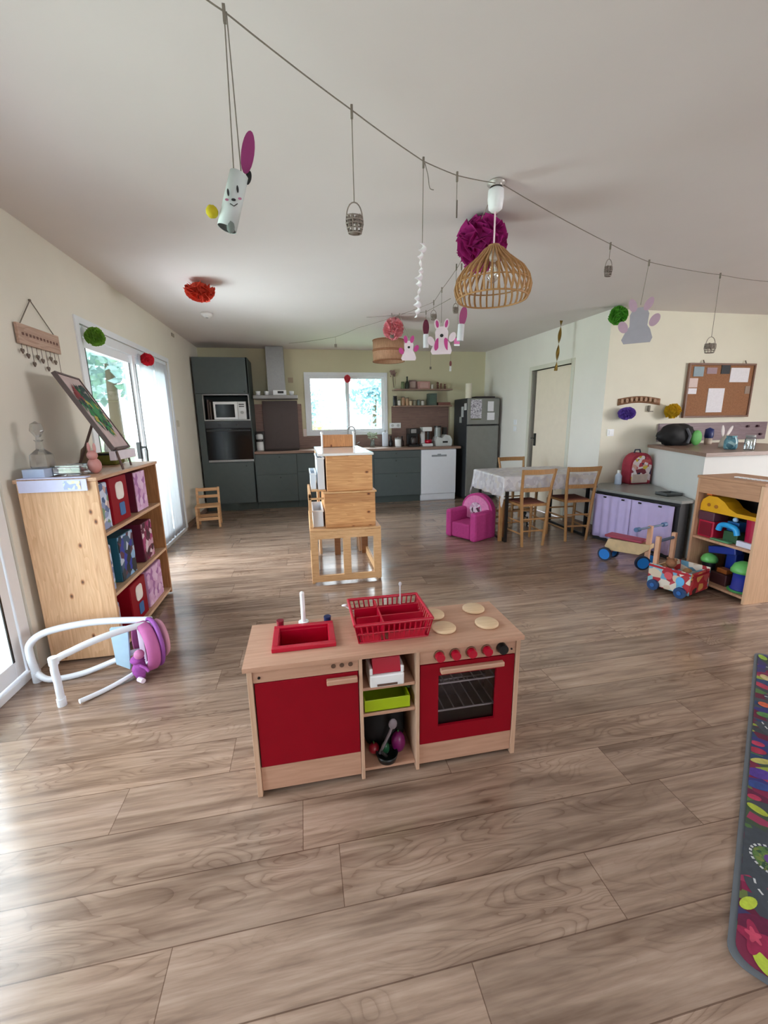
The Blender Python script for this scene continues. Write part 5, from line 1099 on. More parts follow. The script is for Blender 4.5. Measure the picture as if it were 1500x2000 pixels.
# left wall sign
t = thing('hanging_wood_sign', 'pale wooden sign hung by a cord on the left wall with small hearts below', 'sign', (-1.5, 3.0, 1.8))
build(MB().box(-1.522, -1.505, 2.80, 3.215, 1.80, 1.912), 'board', wood('pale_sign', 'c7aa98', '93715f', 'y', .6), t, bevel=.003)
build(MB().tube([(-1.515, 2.84, 1.905), (-1.522, 3.00, 2.07), (-1.515, 3.19, 1.905)], .003, 6).ball((-1.523, 3.0, 2.07), .008, 8), 'hanging_cord', m_cord, t)
ld = MB(); 
for i in range(11): ld.box(-1.5045, -1.503, 2.83+i*.034, 2.83+i*.034+.018, 1.85, 1.865)
build(ld, 'carved_line', plain('burnt_line', '6f4e44', .7), t)
hs = MB()
for i, dz in enumerate((.03, .05, .09, .045, .06, .10, .035, .05, .12)):
    y = 2.82+i*.046; z = 1.80-dz; hs.tube([(-1.512, y, 1.802), (-1.512, y, z)], .0015, 4)
    hs.prism([(y, z-.022), (y+.014, z-.005), (y+.010, z+.005), (y, z), (y-.010, z+.005), (y-.014, z-.005)], -1.515, -1.508, 'yz')
build(hs, 'heart_pendant', plain('heart_brown', '6b5b50', .6), t)

# ---------------------------------------------------------------- ride-on toy
def wheel(mb, c, ax, r, w, mi=0): c = Vector(c); ax = Vector(ax).normalized(); return mb.cyl(c-ax*w/2, c+ax*w/2, r, n=26, mi=mi)
mblue = plain('bright_blue', '1f7fd8', .4, var=.03); mtyre = plain('dark_tyre', '1b2740', .6)
t = thing('wooden_ride_on', 'wooden child ride-on bike with red saddle and bright blue wheels', 'ride-on toy', (2.935, 3.235, 0), -1.134)
for x, y, a in ((-.165, -.075, 0), (-.165, .075, 0), (.170, -.075, .85), (.170, .055, .85)):
    ax = Vector((math.sin(a)*-1, math.cos(a), 0))
    w_ = build(wheel(MB(), (x, y, .064), ax, .064, .024), 'wheel', mtyre, t, w=False, bevel=.003)
    p = Vector((x, y, .064)); q = MB(); q.cyl(p-ax*.0135, p+ax*.0135, .050, n=24); build(q, 'hub', mblue, w_, w=False)
build(MB().prism([(-.19, .13), (-.15, .10), (.12, .12), (.20, .19), (.20, .23), (-.16, .215)], -.045, .045, 'xz'), 'body', plain('cream_plywood', 'd2b78c', .5, var=.1), t, w=False, bevel=.006)
build(MB().box(-.19, .14, -.07, .07, .232, .256), 'saddle', plain('dark_red_saddle', 'a03a52', .5), t, w=False, bevel=.01)
build(MB().cyl((-.165, -.061, .064), (-.165, .061, .064), .010).box(-.185, -.145, -.04, .04, .070, .105), 'axle', plain('maroon', '6b2433', .5), t, w=False)
build(MB().cyl((.17, -.055, .064), (.17, .045, .064), .010).box(.155, .19, -.02, .02, .075, .395), 'steering_post', plain('light_wood', 'd9a98a', .5), t, w=False, bevel=.003)
hb_ = build(MB().tube([(.145, -.16, .385), (.205, .17, .385)], .010), 'handlebar', plain('grey_blue_bar', '5c7390', .5), t, w=False)
for q in (((.137, -.205, .385), (.145, -.16, .385)), ((.205, .17, .385), (.213, .215, .385))): build(MB().cyl(*q, .020), 'grip', plain('blue_grip', '4c6f9c', .5), hb_, w=False)

# ---------------------------------------------------------------- truck trolley
t = thing('toy_truck_walker', 'red and white wooden fire-engine push cart with dark blue wheels and pale wood handle', 'push cart', (2.86, 2.61, 0), -1.257)
m_side = speck('engine_side_print', ['d8c7ae', 'b3303a', 'e8e0d2', '8fc3cf', 'c04450', 'b3303a', '6fa9c9', 'e3d8c8', 'a82834'], 20)
m_front = speck('engine_front_print', ['b02430', 'c2424a', 'a61c28', 'd8a05a', 'c65a58', '3b2a26', 'b8303a'], 18)
m_ply = plain('ply_edge', 'd9b884', .5, var=.08)
build(MB().box(-.15, .15, -.145, -.133, .03, .205), 'side_panel', m_side, t, w=False, bevel=.002)
build(MB().box(-.15, .15, .133, .145, .03, .205), 'side_panel', m_side, t, w=False, bevel=.002)
build(MB().box(.138, .15, -.132, .132, .03, .195), 'front_panel', m_front, t, w=False, bevel=.002)
build(MB().box(-.15, -.138, -.132, .132, .03, .17), 'rear_panel', m_ply, t, w=False)
build(MB().box(-.137, .137, -.132, .132, .045, .057), 'floor_panel', m_ply, t, w=False)
build(MB().box(.151, .155, -.12, .12, .165, .18).box(-.15, .15, -.150, -.1455, .183, .200), 'red_trim', plain('trim_red', 'b01c2c', .4), t, w=False)
build(MB().prism(ell(.085, .125, .030, .036, 16), -.149, -.1455, 'xz'), 'blue_window', plain('sky_blue_print', '63b2e6', .4), t, w=False)
build(MB().prism(ell(.0, .145, .030, .030, 16), -.149, -.1455, 'xz'), 'red_disc', plain('light_red', 'd4555e', .5), t, w=False)
for x in (-.095, .10):
    for y in (-.162, .162):
        w_ = build(wheel(MB(), (x, y, .042), (0, 1, 0), .042, .022), 'wheel', plain('dark_blue_wheel', '1d4273', .5), t, w=False, bevel=.003)
        s_ = -1 if y < 0 else 1
        build(wheel(MB(), (x, y+s_*.013, .042), (0, 1, 0), .016, .006), 'hub_cap', plain('mid_blue', '2f66ad', .4), w_, w=False)
hp = build(MB().box(-.136, -.104, -.130, -.098, .058, .425).box(-.136, -.104, .098, .130, .058, .425), 'handle_post', plain('salmon_wood', 'd6a585', .5), t, w=False, bevel=.004)
build(MB().cyl((-.12, -.098, .385), (-.12, .098, .385), .012), 'push_bar', plain('grey_blue_bar', '5c7390', .5), t, w=False)
def in_cart(x, y, z): return WM[t] @ Vector((x, y, z))
p = in_cart(-.05, -.02, .06); t2 = thing('teddy_bear', 'small brown toy bear sitting in the fire-engine cart', 'soft toy', p, -1.2)
br = plain('bear_brown', '9a6a4c', .9, var=.15, scale=50)
build(MB().ball((0, 0, .06), (.045, .04, .06), 16).ball((0, -.005, .15), .038, 16), 'body', br, t2, w=False)
for s in (-1, 1):
    build(MB().ball((s*.028, 0, .182), .012, 10), 'ear', br, t2, w=False); build(MB().ball((s*.05, -.02, .08), (.016, .016, .034), 12), 'arm', br, t2, w=False)
t_c = t
for x, y, r_, c, nm, lab in ((.03, -.06, .040, 'cfc3d6', 'toy_ball', 'pale lilac ball in the fire-engine cart'), (.09, .05, .034, '8a8f90', 'toy_ball', 'grey ball in the fire-engine cart'), (.03, .07, .035, 'b98a5a', 'toy_ball', 'tan ball in the fire-engine cart')):
    p = WM[t_c] @ Vector((x, y, .058+r_)); k = .09
    b_ = MB().ball(p+Vector((0, 0, .045)), r_, 18); b_.cyl(p+Vector((0, 0, -r_)), p+Vector((0, 0, .05)), r_*.5, n=12)
    build(b_, nm, plain('col_'+c, c, .5), label=lab, cat='toy', group='toys in the fire-engine cart')

# ---------------------------------------------------------------- toy shelf on the right
SX, SY0, SY1, SH = 3.078, 2.262, 2.755, .80
t = thing('toy_shelf_unit', 'open beech toy shelf full of plastic toys at the right edge', 'shelf unit', (3.25, 2.5, 0))
D2 = .37
m_sh = wood('toy_shelf_wood', 'd3a888', 'aa7c5c', 'z', .5, figure=.3); m_shl = wood('toy_shelf_pale', 'e6c19e', 'c49a76', 'z', .5, figure=.3)
sp_ = build(MB().box(SX, SX+D2, SY0, SY0+.020, 0, .868), 'side_panel', m_shl, t, bevel=.002)
build(MB().prism(ell(SX+.26, .40, .022, .065, 18), SY0-.003, SY0-.0005, 'xz'), 'dark_oval', plain('dark_grey_green', '4c5148', .6), sp_)
build(MB().box(SX, SX+D2, SY1-.020, SY1, 0, .868), 'side_panel', m_sh, t, bevel=.002)
build(MB().box(SX+D2-.010, SX+D2, SY0+.021, SY1-.021, .0, .868), 'back_panel', plain('dark_back', '2e2622', .7), t)
build(MB().box(SX-.006, SX+D2, SY0-.006, SY1+.006, .869, .889), 'top', wood('toy_shelf_top', 'c99a78', '9a6f50', 'y', .5, figure=.3), t, bevel=.002)
build(MB().box(SX-.001, SX+.014, SY0+.021, SY1-.021, .755, .868), 'header_board', wood('toy_shelf_top', 'c99a78', '9a6f50', 'y', .5), t, bevel=.002)
for z in (.035, .385): build(MB().box(SX+.002, SX+D2-.011, SY0+.021, SY1-.021, z, z+.018), 'shelf', m_sh, t, bevel=.002)
lt = MB()
for i in range(9): lt.prism(rrect(SX+.10, SX+.13, SY0+.02+i*.032, SY0+.044+i*.032, .006), .8895, .898, 'xy')
build(lt, 'wooden_letters', m_white, label='row of small white wooden shapes lying on top of the toy shelf', cat='ornament')
za, zb = .404, .054
def fin(mb, nm, col, lab, parent=None, cat='toy', rough=.35, bev=0.0, grp='plastic toys in the toy shelf'):
    return build(mb, nm, plain('toy_'+col, col, rough, var=.05), parent, bevel=bev, label=lab, cat=cat, group=grp)
# top compartment
t = thing('toy_arch', 'big yellow arched toy with holes on top of the toys in the shelf', 'toy', (SX+.1, 2.6, .60), 0, 'plastic toys in the toy shelf')
ar = [(2.728, .640), (2.728, .665), (2.715, .70), (2.67, .735), (2.60, .735), (2.54, .705), (2.50, .665), (2.44, .640), (2.29, .640), (2.29, .612), (2.728, .612)]
build(MB().prism(ar, SX+.03, SX+.16, 'yz'), 'body', plain('toy_yellow', 'e3a91c', .35), t, bevel=.006)
build(MB().prism(ell(2.66, .665, .014, .014, 14), SX+.0275, SX+.0295, 'yz').prism(ell(2.60, .660, .016, .014, 14), SX+.0275, SX+.0295, 'yz'), 'hole', plain('ochre_hole', 'a86a1c', .6), t)
build(MB().prism([(2.655, .737), (2.70, .737), (2.695, .752), (2.66, .752)], SX+.04, SX+.14, 'yz'), 'orange_knob', plain('toy_orange', 'e0702a', .35), t, bevel=.002)
t = thing('toy_chest', 'red square toy case at the left of the upper toy shelf', 'toy', (SX+.1, 2.66, za), 0, 'plastic toys in the toy shelf')
build(MB().box(SX+.03, SX+.17, 2.595, 2.725, za, za+.135), 'case', plain('toy_red', 'b5173a', .35), t, bevel=.008)
build(MB().box(SX+.026, SX+.0295, 2.612, 2.708, za+.015, za+.12), 'case_front', plain('toy_dkred', '7c0f28', .35), t)
m = MB().box(SX+.02, SX+.16, 2.595, 2.728, za+.1355, za+.205)
fin(m, 'toy_box', '5b3340', 'dark maroon toy box on top of the red case', bev=.006)
m = MB().cyl((SX+.11, 2.345, za), (SX+.11, 2.345, za+.205), .055, .062, 26)
fin(m, 'toy_bucket', 'b01440', 'tall crimson toy bucket at the right of the upper toy shelf')
m = MB().cyl((SX+.25, 2.36, za), (SX+.25, 2.36, za+.275), .05, .06, 26)
fin(m, 'toy_bucket', '9a1030', 'dark red toy tub behind the crimson bucket')
t = thing('toy_telephone', 'bright blue toy telephone with curved handset in the middle of the upper toy shelf', 'toy', (SX+.1, 2.47, za), 0, 'plastic toys in the toy shelf')
build(MB().box(SX+.06, SX+.16, 2.43, 2.54, za, za+.085), 'base', plain('toy_green_dark', '2f5a3a', .4), t, bevel=.006)
build(MB().tube(smooth([(SX+.03, 2.555, za+.085), (SX+.03, 2.54, za+.125), (SX+.03, 2.49, za+.135), (SX+.03, 2.43, za+.12), (SX+.03, 2.41, za+.075)]), .020, 12), 'handset', plain('toy_cyan', '25a4ea', .3), t)
build(MB().box(SX+.07, SX+.15, 2.44, 2.53, za+.086, za+.16), 'dial_block', plain('toy_blue', '1d5f9c', .35), t, bevel=.006)
build(MB().ball((SX+.05, 2.455, za+.185), .018, 14), 'button_ball', plain('toy_paleblue', '9cc4ea', .35), t)
fin(MB().box(SX+.03, SX+.06, 2.30, 2.41, za, za+.04), 'toy_card_box', 'dcdff2', 'small white box at the front right of the upper toy shelf', bev=.003)
fin(MB().box(SX+.015, SX+.055, 2.45, 2.60, za, za+.012), 'toy_plate', '5c9a6c', 'flat green toy plate under the blue telephone', bev=.003)
# lower compartment
t = thing('toy_drum', 'toy drum with green dome lid on a blue barrel, right of the lower toy shelf', 'toy', (SX+.1, 2.40, zb), 0, 'plastic toys in the toy shelf')
build(MB().lathe([(0, 0), (.066, 0), (.068, .01), (.060, .014), (.056, .135), (0, .135)], (SX+.10, 2.375, zb+.012), 28), 'barrel', plain('toy_deepblue', '2c3aa8', .3), t)
build(MB().lathe([(0, 0), (.082, 0), (.082, .012), (0, .012)], (SX+.10, 2.375, zb), 28), 'foot_ring', plain('toy_green', '4aa05a', .35), t)
build(MB().lathe([(0, 0), (.078, 0), (.078, .02), (.06, .06), (.03, .08), (0, .085)], (SX+.10, 2.375, zb+.1475), 28), 'dome_lid', plain('toy_lime', '6fc46a', .35), t)
t = thing('toy_drum', 'toy drum with a smaller green dome lid at the left of the lower toy shelf', 'toy', (SX+.1, 2.66, zb), 0, 'plastic toys in the toy shelf')
build(MB().cyl((SX+.11, 2.655, zb), (SX+.11, 2.655, zb+.14), .045, n=24), 'barrel', plain('toy_black', '1b1b22', .4), t)
build(MB().lathe([(0, 0), (.056, 0), (.058, .02), (.045, .05), (.02, .065), (0, .068)], (SX+.11, 2.655, zb+.1405), 24), 'dome_lid', plain('toy_lime', '6fc46a', .35), t)
m = MB().box(-.11, .11, -.035, .035, -.028, .028); m.xf(Matrix.Translation((SX+.13, 2.56, zb+.262)) @ Matrix.Rotation(PI/2, 4, 'Z') @ Matrix.Rotation(.20, 4, 'Y'))
m.box(SX+.20, SX+.28, 2.52, 2.60, zb, zb+.24)
fin(m, 'toy_train_track', '223a9c', 'long dark blue toy bridge propped high in the lower toy shelf', bev=.008)
fin(MB().box(SX+.06, SX+.15, 2.46, 2.59, zb, zb+.09), 'toy_crate', '4a2a2c', 'dark maroon toy crate between the two drums', bev=.006)
fin(MB().box(SX+.08, SX+.14, 2.48, 2.56, zb+.0905, zb+.125), 'toy_block', 'a8602c', 'orange-brown toy block on the maroon crate', bev=.004)
fin(MB().box(SX+.20, SX+.30, 2.29, 2.37, zb, zb+.27), 'toy_carton', '6a7388', 'grey-blue carton at the back right of the lower toy shelf', bev=.004)

# ---------------------------------------------------------------- road-play rug
e1 = Vector((.805, .593, 0)); e2 = Vector((.593, -.805, 0)); P0 = Vector((.985, .615, 0))
rz_ = math.atan2(e1.y, e1.x)
# local x along e1, local y = -e2
t = thing('road_play_rug', 'dark multicoloured road-print play rug at the bottom right corner', 'rug', P0, rz_)
Lr, Wr = 1.90, 1.35
build(MB().prism(rrect(0, Lr, -Wr, 0, .045, 6), .001, .006, 'xy'), 'edge_binding', plain('grey_binding', '5d6268', .9), t, w=False)
rg, nt, b = mat_base('rug_print'); tcn = nt.nodes.new('ShaderNodeTexCoord'); mpn = nt.nodes.new('ShaderNodeMapping'); mpn.inputs['Scale'].default_value = (1.5, .8, 1); mpn.inputs['Rotation'].default_value = (0, 0, .4)
nt.links.new(tcn.outputs['Object'], mpn.inputs[0]); v1 = nt.nodes.new('ShaderNodeTexVoronoi'); v1.inputs['Scale'].default_value = 6; nt.links.new(mpn.outputs[0], v1.inputs['Vector'])
v2 = nt.nodes.new('ShaderNodeTexVoronoi'); v2.inputs['Scale'].default_value = 19; nt.links.new(mpn.outputs[0], v2.inputs['Vector'])
s1 = nt.nodes.new('ShaderNodeSeparateXYZ'); nt.links.new(v1.outputs['Color'], s1.inputs[0]); s2 = nt.nodes.new('ShaderNodeSeparateXYZ'); nt.links.new(v2.outputs['Color'], s2.inputs[0])
ca = ramp(nt, s1.outputs[0], [(i/7, lin(c)) for i, c in enumerate(['5b1238', '3a4048', '35305a', '6f1c3c', '3a4a35', '20385e', '5d6a38'])], 'CONSTANT')
cb_ = ramp(nt, s2.outputs[1], [(i/8, lin(c)) for i, c in enumerate(['3a3f47', '8a9838', '903050', '33383f', '2f2a6c', '7a1640', '4a6a38', '5b0f30'])], 'CONSTANT')
fm_ = nt.nodes.new('ShaderNodeMath'); fm_.operation = 'GREATER_THAN'; nt.links.new(s2.outputs[0], fm_.inputs[0]); fm_.inputs[1].default_value = .5
nt.links.new(mixc(nt, 'MIX', fm_.outputs[0], ca, cb_), b.inputs['Base Color']); b.inputs['Roughness'].default_value = .95
build(MB().prism(rrect(.016, Lr-.016, -Wr+.016, -.016, .04, 6), .0062, .0085, 'xy'), 'printed_pile', rg, t, w=False)
m_road = plain('rug_road', '3b4149', .95, var=.1, scale=60); m_dash = plain('rug_dash', 'c3c6c8', .9)
def ribbon(pts, w, z, mi=0, mb=None):
    mb = mb or MB(); P = [Vector((p[0], p[1], 0)) for p in pts]
    V = []
    for i, p in enumerate(P):
        d = (P[min(i+1, len(P)-1)]-P[max(i-1, 0)]).normalized(); n_ = Vector((-d.y, d.x, 0))*w/2
        V += [(q_.x, min(q_.y, -.0165), z) for q_ in (p+n_, p-n_)]
    return mb.add(V, [(2*i, 2*i+1, 2*i+3, 2*i+2) for i in range(len(P)-1)], mi)
cc = (.386, -.085); rd = MB(); ds = MB()
ribbon([(cc[0]+.082*math.cos(a), max(-1, min(-.018, cc[1]+.082*math.sin(a)))) for a in [2*PI*i/40 for i in range(41)]], .058, .0090, 0, rd)
def dashes(sm_, z=.0096):
    acc = 0
    for a_, b_ in zip(sm_[:-1], sm_[1:]):
        acc += (b_-a_).length
        if int(acc/.016) % 2 == 0: ribbon([(a_.x, a_.y), (b_.x, b_.y)], .0055, z, 0, ds)
for pts, w_ in (([(.285, -.045), (.25, -.06), (.19, -.13), (.12, -.25), (.08, -.45)], .05), ([(1.16, -.045), (1.10, -.08), (1.02, -.2), (.98, -.5), (1.0, -1.3)], .06), ([(1.73, -.05), (1.70, -.3), (1.74, -.8), (1.72, -1.3)], .07),
    ([(.45, -.14), (.55, -.25), (.60, -.6), (.62, -1.3)], .06), ([(.06, -.9), (.7, -.8), (1.6, -.85)], .06), ([(1.40, -.05), (1.44, -.3), (1.36, -.8)], .05)):
    sm_ = smooth([(p[0], p[1], 0) for p in pts], 24); ribbon(sm_, w_, .00895, 0, rd); dashes(sm_)
for i in range(22):
    a = 2*PI*i/22; ribbon([(cc[0]+.052*math.cos(a), cc[1]+.052*math.sin(a)), (cc[0]+.052*math.cos(a+.16), cc[1]+.052*math.sin(a+.16))], .007, .0098, 0, ds)
build(rd, 'road_print', m_road, t, w=False); build(ds, 'dash_print', m_dash, t, w=False)
dc = MB().add([(cc[0]+.047*math.cos(2*PI*i/30), cc[1]+.047*math.sin(2*PI*i/30), .0094) for i in range(30)], [list(range(30))])
build(dc, 'roundabout_print', speck('rug_green', ['4a6a38', '6f7d3c', '2d4a34', '55733c'], 120, .95), t, w=False)
dc = MB().add([(cc[0]+.020*math.cos(2*PI*i/30), cc[1]+.020*math.sin(2*PI*i/30), .0097) for i in range(30)], [list(range(30))])
build(dc, 'flower_print', plain('rug_purple', '5a3a78', .95), t, w=False)
def blob(x, y, sx, sy, an, nm, col, z, star=0):
    n_ = 40 if star else 16; P = []
    for q in [2*PI*i/n_ for i in range(n_)]:
        k_ = 1+(.30*math.cos(5*q) if star else 0); a_, b_ = sx*k_*math.cos(q), sy*k_*math.sin(q)
        P.append((x+a_*math.cos(an)-b_*math.sin(an), min(-.0165, y+a_*math.sin(an)+b_*math.cos(an)), z))
    build(MB().add(P, [list(range(n_))]), nm, plain('rug_'+col, col, .95, var=.2, scale=50), t, w=False)
for x, y, sx, sy, an, col in ((.19, -.036, .030, .014, -.5, 'a9b93a'), (.040, -.075, .030, .020, .8, 'a9b93a'), (.135, -.045, .055, .022, -.9, '5d1236'), (.585, -.045, .030, .016, 1.2, 'a3ae38'), (.64, -.035, .014, .020, .3, 'a83050'), (.715, -.045, .022, .045, .3, '2a3f7c'),
    (.787, -.045, .028, .045, .5, '4a2f86'), (.87, -.05, .016, .038, .6, 'b0a85a'), (.93, -.035, .020, .030, .3, '9a2540'), (.98, -.035, .016, .024, .2, 'a83050'), (1.226, -.05, .020, .026, .4, '4f7d45'), (1.318, -.05, .022, .022, .2, 'c25a3a'), (1.50, -.04, .040, .022, 1.0, 'a03048'), (1.60, -.05, .03, .02, .4, 'b9a878'), (1.84, -.035, .03, .018, .4, '8fae3a')):
    blob(x, y, sx, sy, an, 'leaf_print', col, .0093+x*1e-5)
for x, y, s_, col in ((.092, -.055, .040, '8a1c42'), (.100, -.05, .018, 'b8405c'), (.30, -.22, .045, 'a3305a'), (.8, -.2, .05, 'a3305a')): blob(x, y, s_, s_*.8, .3, 'bloom_print', col, .0094+(.0003 if s_ < .02 else 0), 1)
# ---------------------------------------------------------------- lamps
t = thing('slatted_pendant_lamp', 'pendant lamp with a bell-shaped slatted bamboo shade in the centre of the ceiling', 'pendant lamp', (1.022, 2.23, 1.96))
lx, ly = 1.024, 2.23
build(MB().lathe([(0, 2.503), (.042, 2.503), (.045, 2.495), (.030, 2.492), (.030, 2.480)], (lx, ly, 0), 24), 'ceiling_rose', plain('rose_metal', 'b9b4ae', .4, .3), t)
build(MB().lathe([(.002, 2.479), (.020, 2.479), (.038, 2.468), (.040, 2.43), (.034, 2.385), (.018, 2.372), (.0, 2.372)], (lx, ly, 0), 24), 'rose_cover', m_white, t)
build(MB().cyl((lx, ly, 2.371), (lx, ly, 2.215), .0045, n=8), 'cable', plain('pinkish_cable', 'e9cdd6', .5), t)
build(MB().lathe([(.0, 2.214), (.02, 2.214), (.022, 2.16), (.019, 2.15), (0, 2.15)], (lx, ly, 0), 18), 'bulb_holder', plain('holder_cream', 'dcd3c8', .4), t)
build(MB().lathe([(.0, 2.149), (.014, 2.149), (.014, 2.125), (.032, 2.09), (.030, 2.065), (.012, 2.045), (0, 2.042)], (lx, ly, 0), 20), 'bulb', glass('bulb_glass', (.95, .93, .9), .05, .8), t)
prof = [(.024, 2.216), (.050, 2.200), (.082, 2.165), (.118, 2.135), (.155, 2.105), (.183, 2.065), (.195, 2.02), (.190, 1.990), (.178, 1.965)]
mbam = wood('bamboo_strip', 'b88a58', '8f6538', 'z', .5, 2)
rb = MB()
for i in range(34):
    a = 2*PI*i/34; V = []
    for r, z in prof:
        for (dr, dt) in ((-.004, -.0045), (.004, -.0045), (.004, .0045), (-.004, .0045)):
            R_ = r+dr; V.append((lx+R_*math.cos(a)-dt*math.sin(a), ly+R_*math.sin(a)+dt*math.cos(a), z))
    n_ = len(prof); rb.add(V, [(4*j+k, 4*j+(k+1) % 4, 4*j+4+(k+1) % 4, 4*j+4+k) for j in range(n_-1) for k in range(4)]+[(0, 1, 2, 3), (4*n_-1, 4*n_-2, 4*n_-3, 4*n_-4)], 0)
sh = build(rb, 'lamp_shade', mbam, t)
rg_ = MB()
for r, z, w in ((.026, 2.216, .005), (.190, 2.035, .0035), (.178, 1.965, .0045)): rg_.tube([(lx+r*math.cos(2*PI*i/48), ly+r*math.sin(2*PI*i/48), z) for i in range(48)], w, 6, closed=True)
build(rg_, 'shade_ring', mbam, sh)
t = thing('drum_pendant_lamp', 'round drum pendant lamp in brown wicker near the kitchen window', 'pendant lamp', (1.19, 5.7, 2.1))
dx, dy = 1.185, 5.7
mwk = wood('wicker_weave', 'c79a7a', '8f6648', 'z', .7, 2.5)
build(MB().lathe([(.198, 2.112), (.205, 2.112), (.208, 2.24), (.205, 2.372), (.198, 2.372), (.201, 2.24), (.198, 2.112)], (dx, dy, 0), 40), 'lamp_shade', mwk, t)
bd = MB()
for z in (2.112, 2.235, 2.25, 2.372): bd.tube([(dx+.208*math.cos(2*PI*i/40), dy+.208*math.sin(2*PI*i/40), z) for i in range(40)], .006, 6, closed=True)
build(bd, 'shade_band', wood('band_brown', 'a06a48', '7a4c30', 'z', .7), t)
build(MB().cyl((dx, dy, 2.30), (dx, dy, 2.46), .005, n=8).tube([(dx-.2, dy, 2.371), (dx+.2, dy, 2.371)], .003).lathe([(0, 2.46), (.03, 2.46), (.045, 2.503), (0, 2.503)], (dx, dy, 0), 20), 'ceiling_mount', m_white, t)
build(MB().ball((dx, dy, 2.26), .035, 16), 'bulb', m_white, t)

# ---------------------------------------------------------------- strings and hangings
def cordline(P, nm, lab, sag=.03):
    out = []
    for a_, b_ in zip(P[:-1], P[1:]):
        a_ = Vector(a_); b_ = Vector(b_)
        for k in range(6): s = k/6; p = a_.lerp(b_, s); p.z -= sag*(b_-a_).length*4*s*(1-s)*.25; out.append(p)
    out.append(Vector(P[-1])); return build(MB().tube(out, .0022, 5), nm, m_cord, label=lab, cat='string', group='hanging strings')
cordline([(-.9, .95, 2.50), (-.177, 1.398, 2.42), (-.139, 1.409, 2.41), (.232, 1.692, 2.40), (.571, 1.97, 2.42), (.765, 2.086, 2.44), (1.0, 2.19, 2.478)], 'garland_string', 'twine strung from the top left of the ceiling to the slatted lamp')
cordline([(1.05, 2.20, 2.478), (1.968, 2.571, 2.40), (2.423, 2.769, 2.39), (3.285, 3.004, 2.42), (3.954, 3.172, 2.45), (4.6, 3.3, 2.50)], 'garland_string', 'twine strung from the slatted lamp to the upper right')
cordline([(1.03, 2.27, 2.478), (1.124, 3.008, 2.38), (1.168, 3.487, 2.37), (1.216, 3.853, 2.37), (1.027, 4.383, 2.38), (.725, 5.208, 2.42), (.51, 5.896, 2.44), (-.107, 6.787, 2.50)], 'garland_string', 'twine strung from the slatted lamp back towards the kitchen')
cordline([(.80, 5.05, 2.50), (1.027, 4.383, 2.383), (1.284, 4.315, 2.40), (1.5, 4.2, 2.50)], 'garland_string', 'short twine crossing above the salmon pompom', .02)
def hang(t, x, y, z0, z1, x2=None, y2=None, knot=True, dbl=0.0):
    x2 = x if x2 is None else x2; y2 = y if y2 is None else y2
    m = MB().tube([(x, y, z0), (x2-dbl, y2, z1)], .0018, 5)
    if dbl: m.tube([(x+dbl*.6, y, z0), (x2+dbl, y2, z1)], .0018, 5)
    if knot: m.box(x-.004, x+.004, y-.004, y+.004, z0-.025, z0+.015)
    build(m, 'hanging_cord', m_cord, t)
m_wire = plain('antique_silver', '8a7f76', .5, .3, var=.2, scale=50)
def basket(x, y, zc, r, h, zt_, lab, tall=False):
    t = thing('wire_basket_ornament', lab, 'ornament', (x, y, zc), 0, 'wire basket ornaments on the strings')
    m = MB()
    for k in range(10):
        a = 2*PI*k/10; m.tube([(x+r*.75*math.cos(a), y+r*.5*math.sin(a), zc), (x+r*math.cos(a), y+r*.6*math.sin(a), zc+h*.3), (x+r*.95*math.cos(a), y+r*.55*math.sin(a), zc+h*.55)], .0022, 5)
    for z, q in ((zc, .75), (zc+h*.15, .9), (zc+h*.3, 1.0), (zc+h*.42, 1.0), (zc+h*.55, .95)): m.tube([(x+r*q*math.cos(2*PI*i/20), y+r*.6*q*math.sin(2*PI*i/20), z) for i in range(20)], .0024, 5, closed=True)
    m.lathe([(0, zc-.001), (r*.6, zc-.001), (r*.6, zc+.002), (0, zc+.002)], (x, y, 0), 14)
    build(m, 'basket', m_wire, t)
    build(MB().tube([(x-r*.95, y, zc+h*.52)]+[(x-r*.9*math.cos(a), y, zc+h*.55+h*.45*math.sin(a)) for a in [PI*i/10 for i in range(1, 10)]]+[(x+r*.95, y, zc+h*.52)], .0024, 5), 'handle', m_wire, t)
    g = MB()
    for k in range(4): g.ball((x+(k-1.5)*r*.42, y, zc+h*.40+(k % 2)*.006), (r*.24, r*.24, h*.2), 10)
    build(g, 'filling', plain('taupe_filling', '978a80', .6, var=.2), t)
    hang(t, x, y, zt_, zc+h)
basket(.232, 1.692, 2.019, .031, .100, 2.40, 'tall oval wire basket ornament hanging alone left of the white paper spiral')
basket(1.962, 2.575, 2.222, .026, .098, 2.40, 'small wire basket ornament hanging right of the slatted lamp')
basket(3.283, 3.006, 1.845, .048, .122, 2.42, 'wire basket ornament hanging by a long cord in front of the cork board')
basket(1.217, 3.853, 2.222, .028, .082, 2.37, 'small wire basket ornament hanging behind the paper spiral beside the pink rabbit')
basket(1.112, 3.012, 2.082, .020, .062, 2.38, 'tiny wire basket ornament hanging under the left rim of the slatted lamp')
basket(1.05, 4.85, 2.25, .022, .05, 2.503, 'tiny wire ornament beside the salmon pompom')
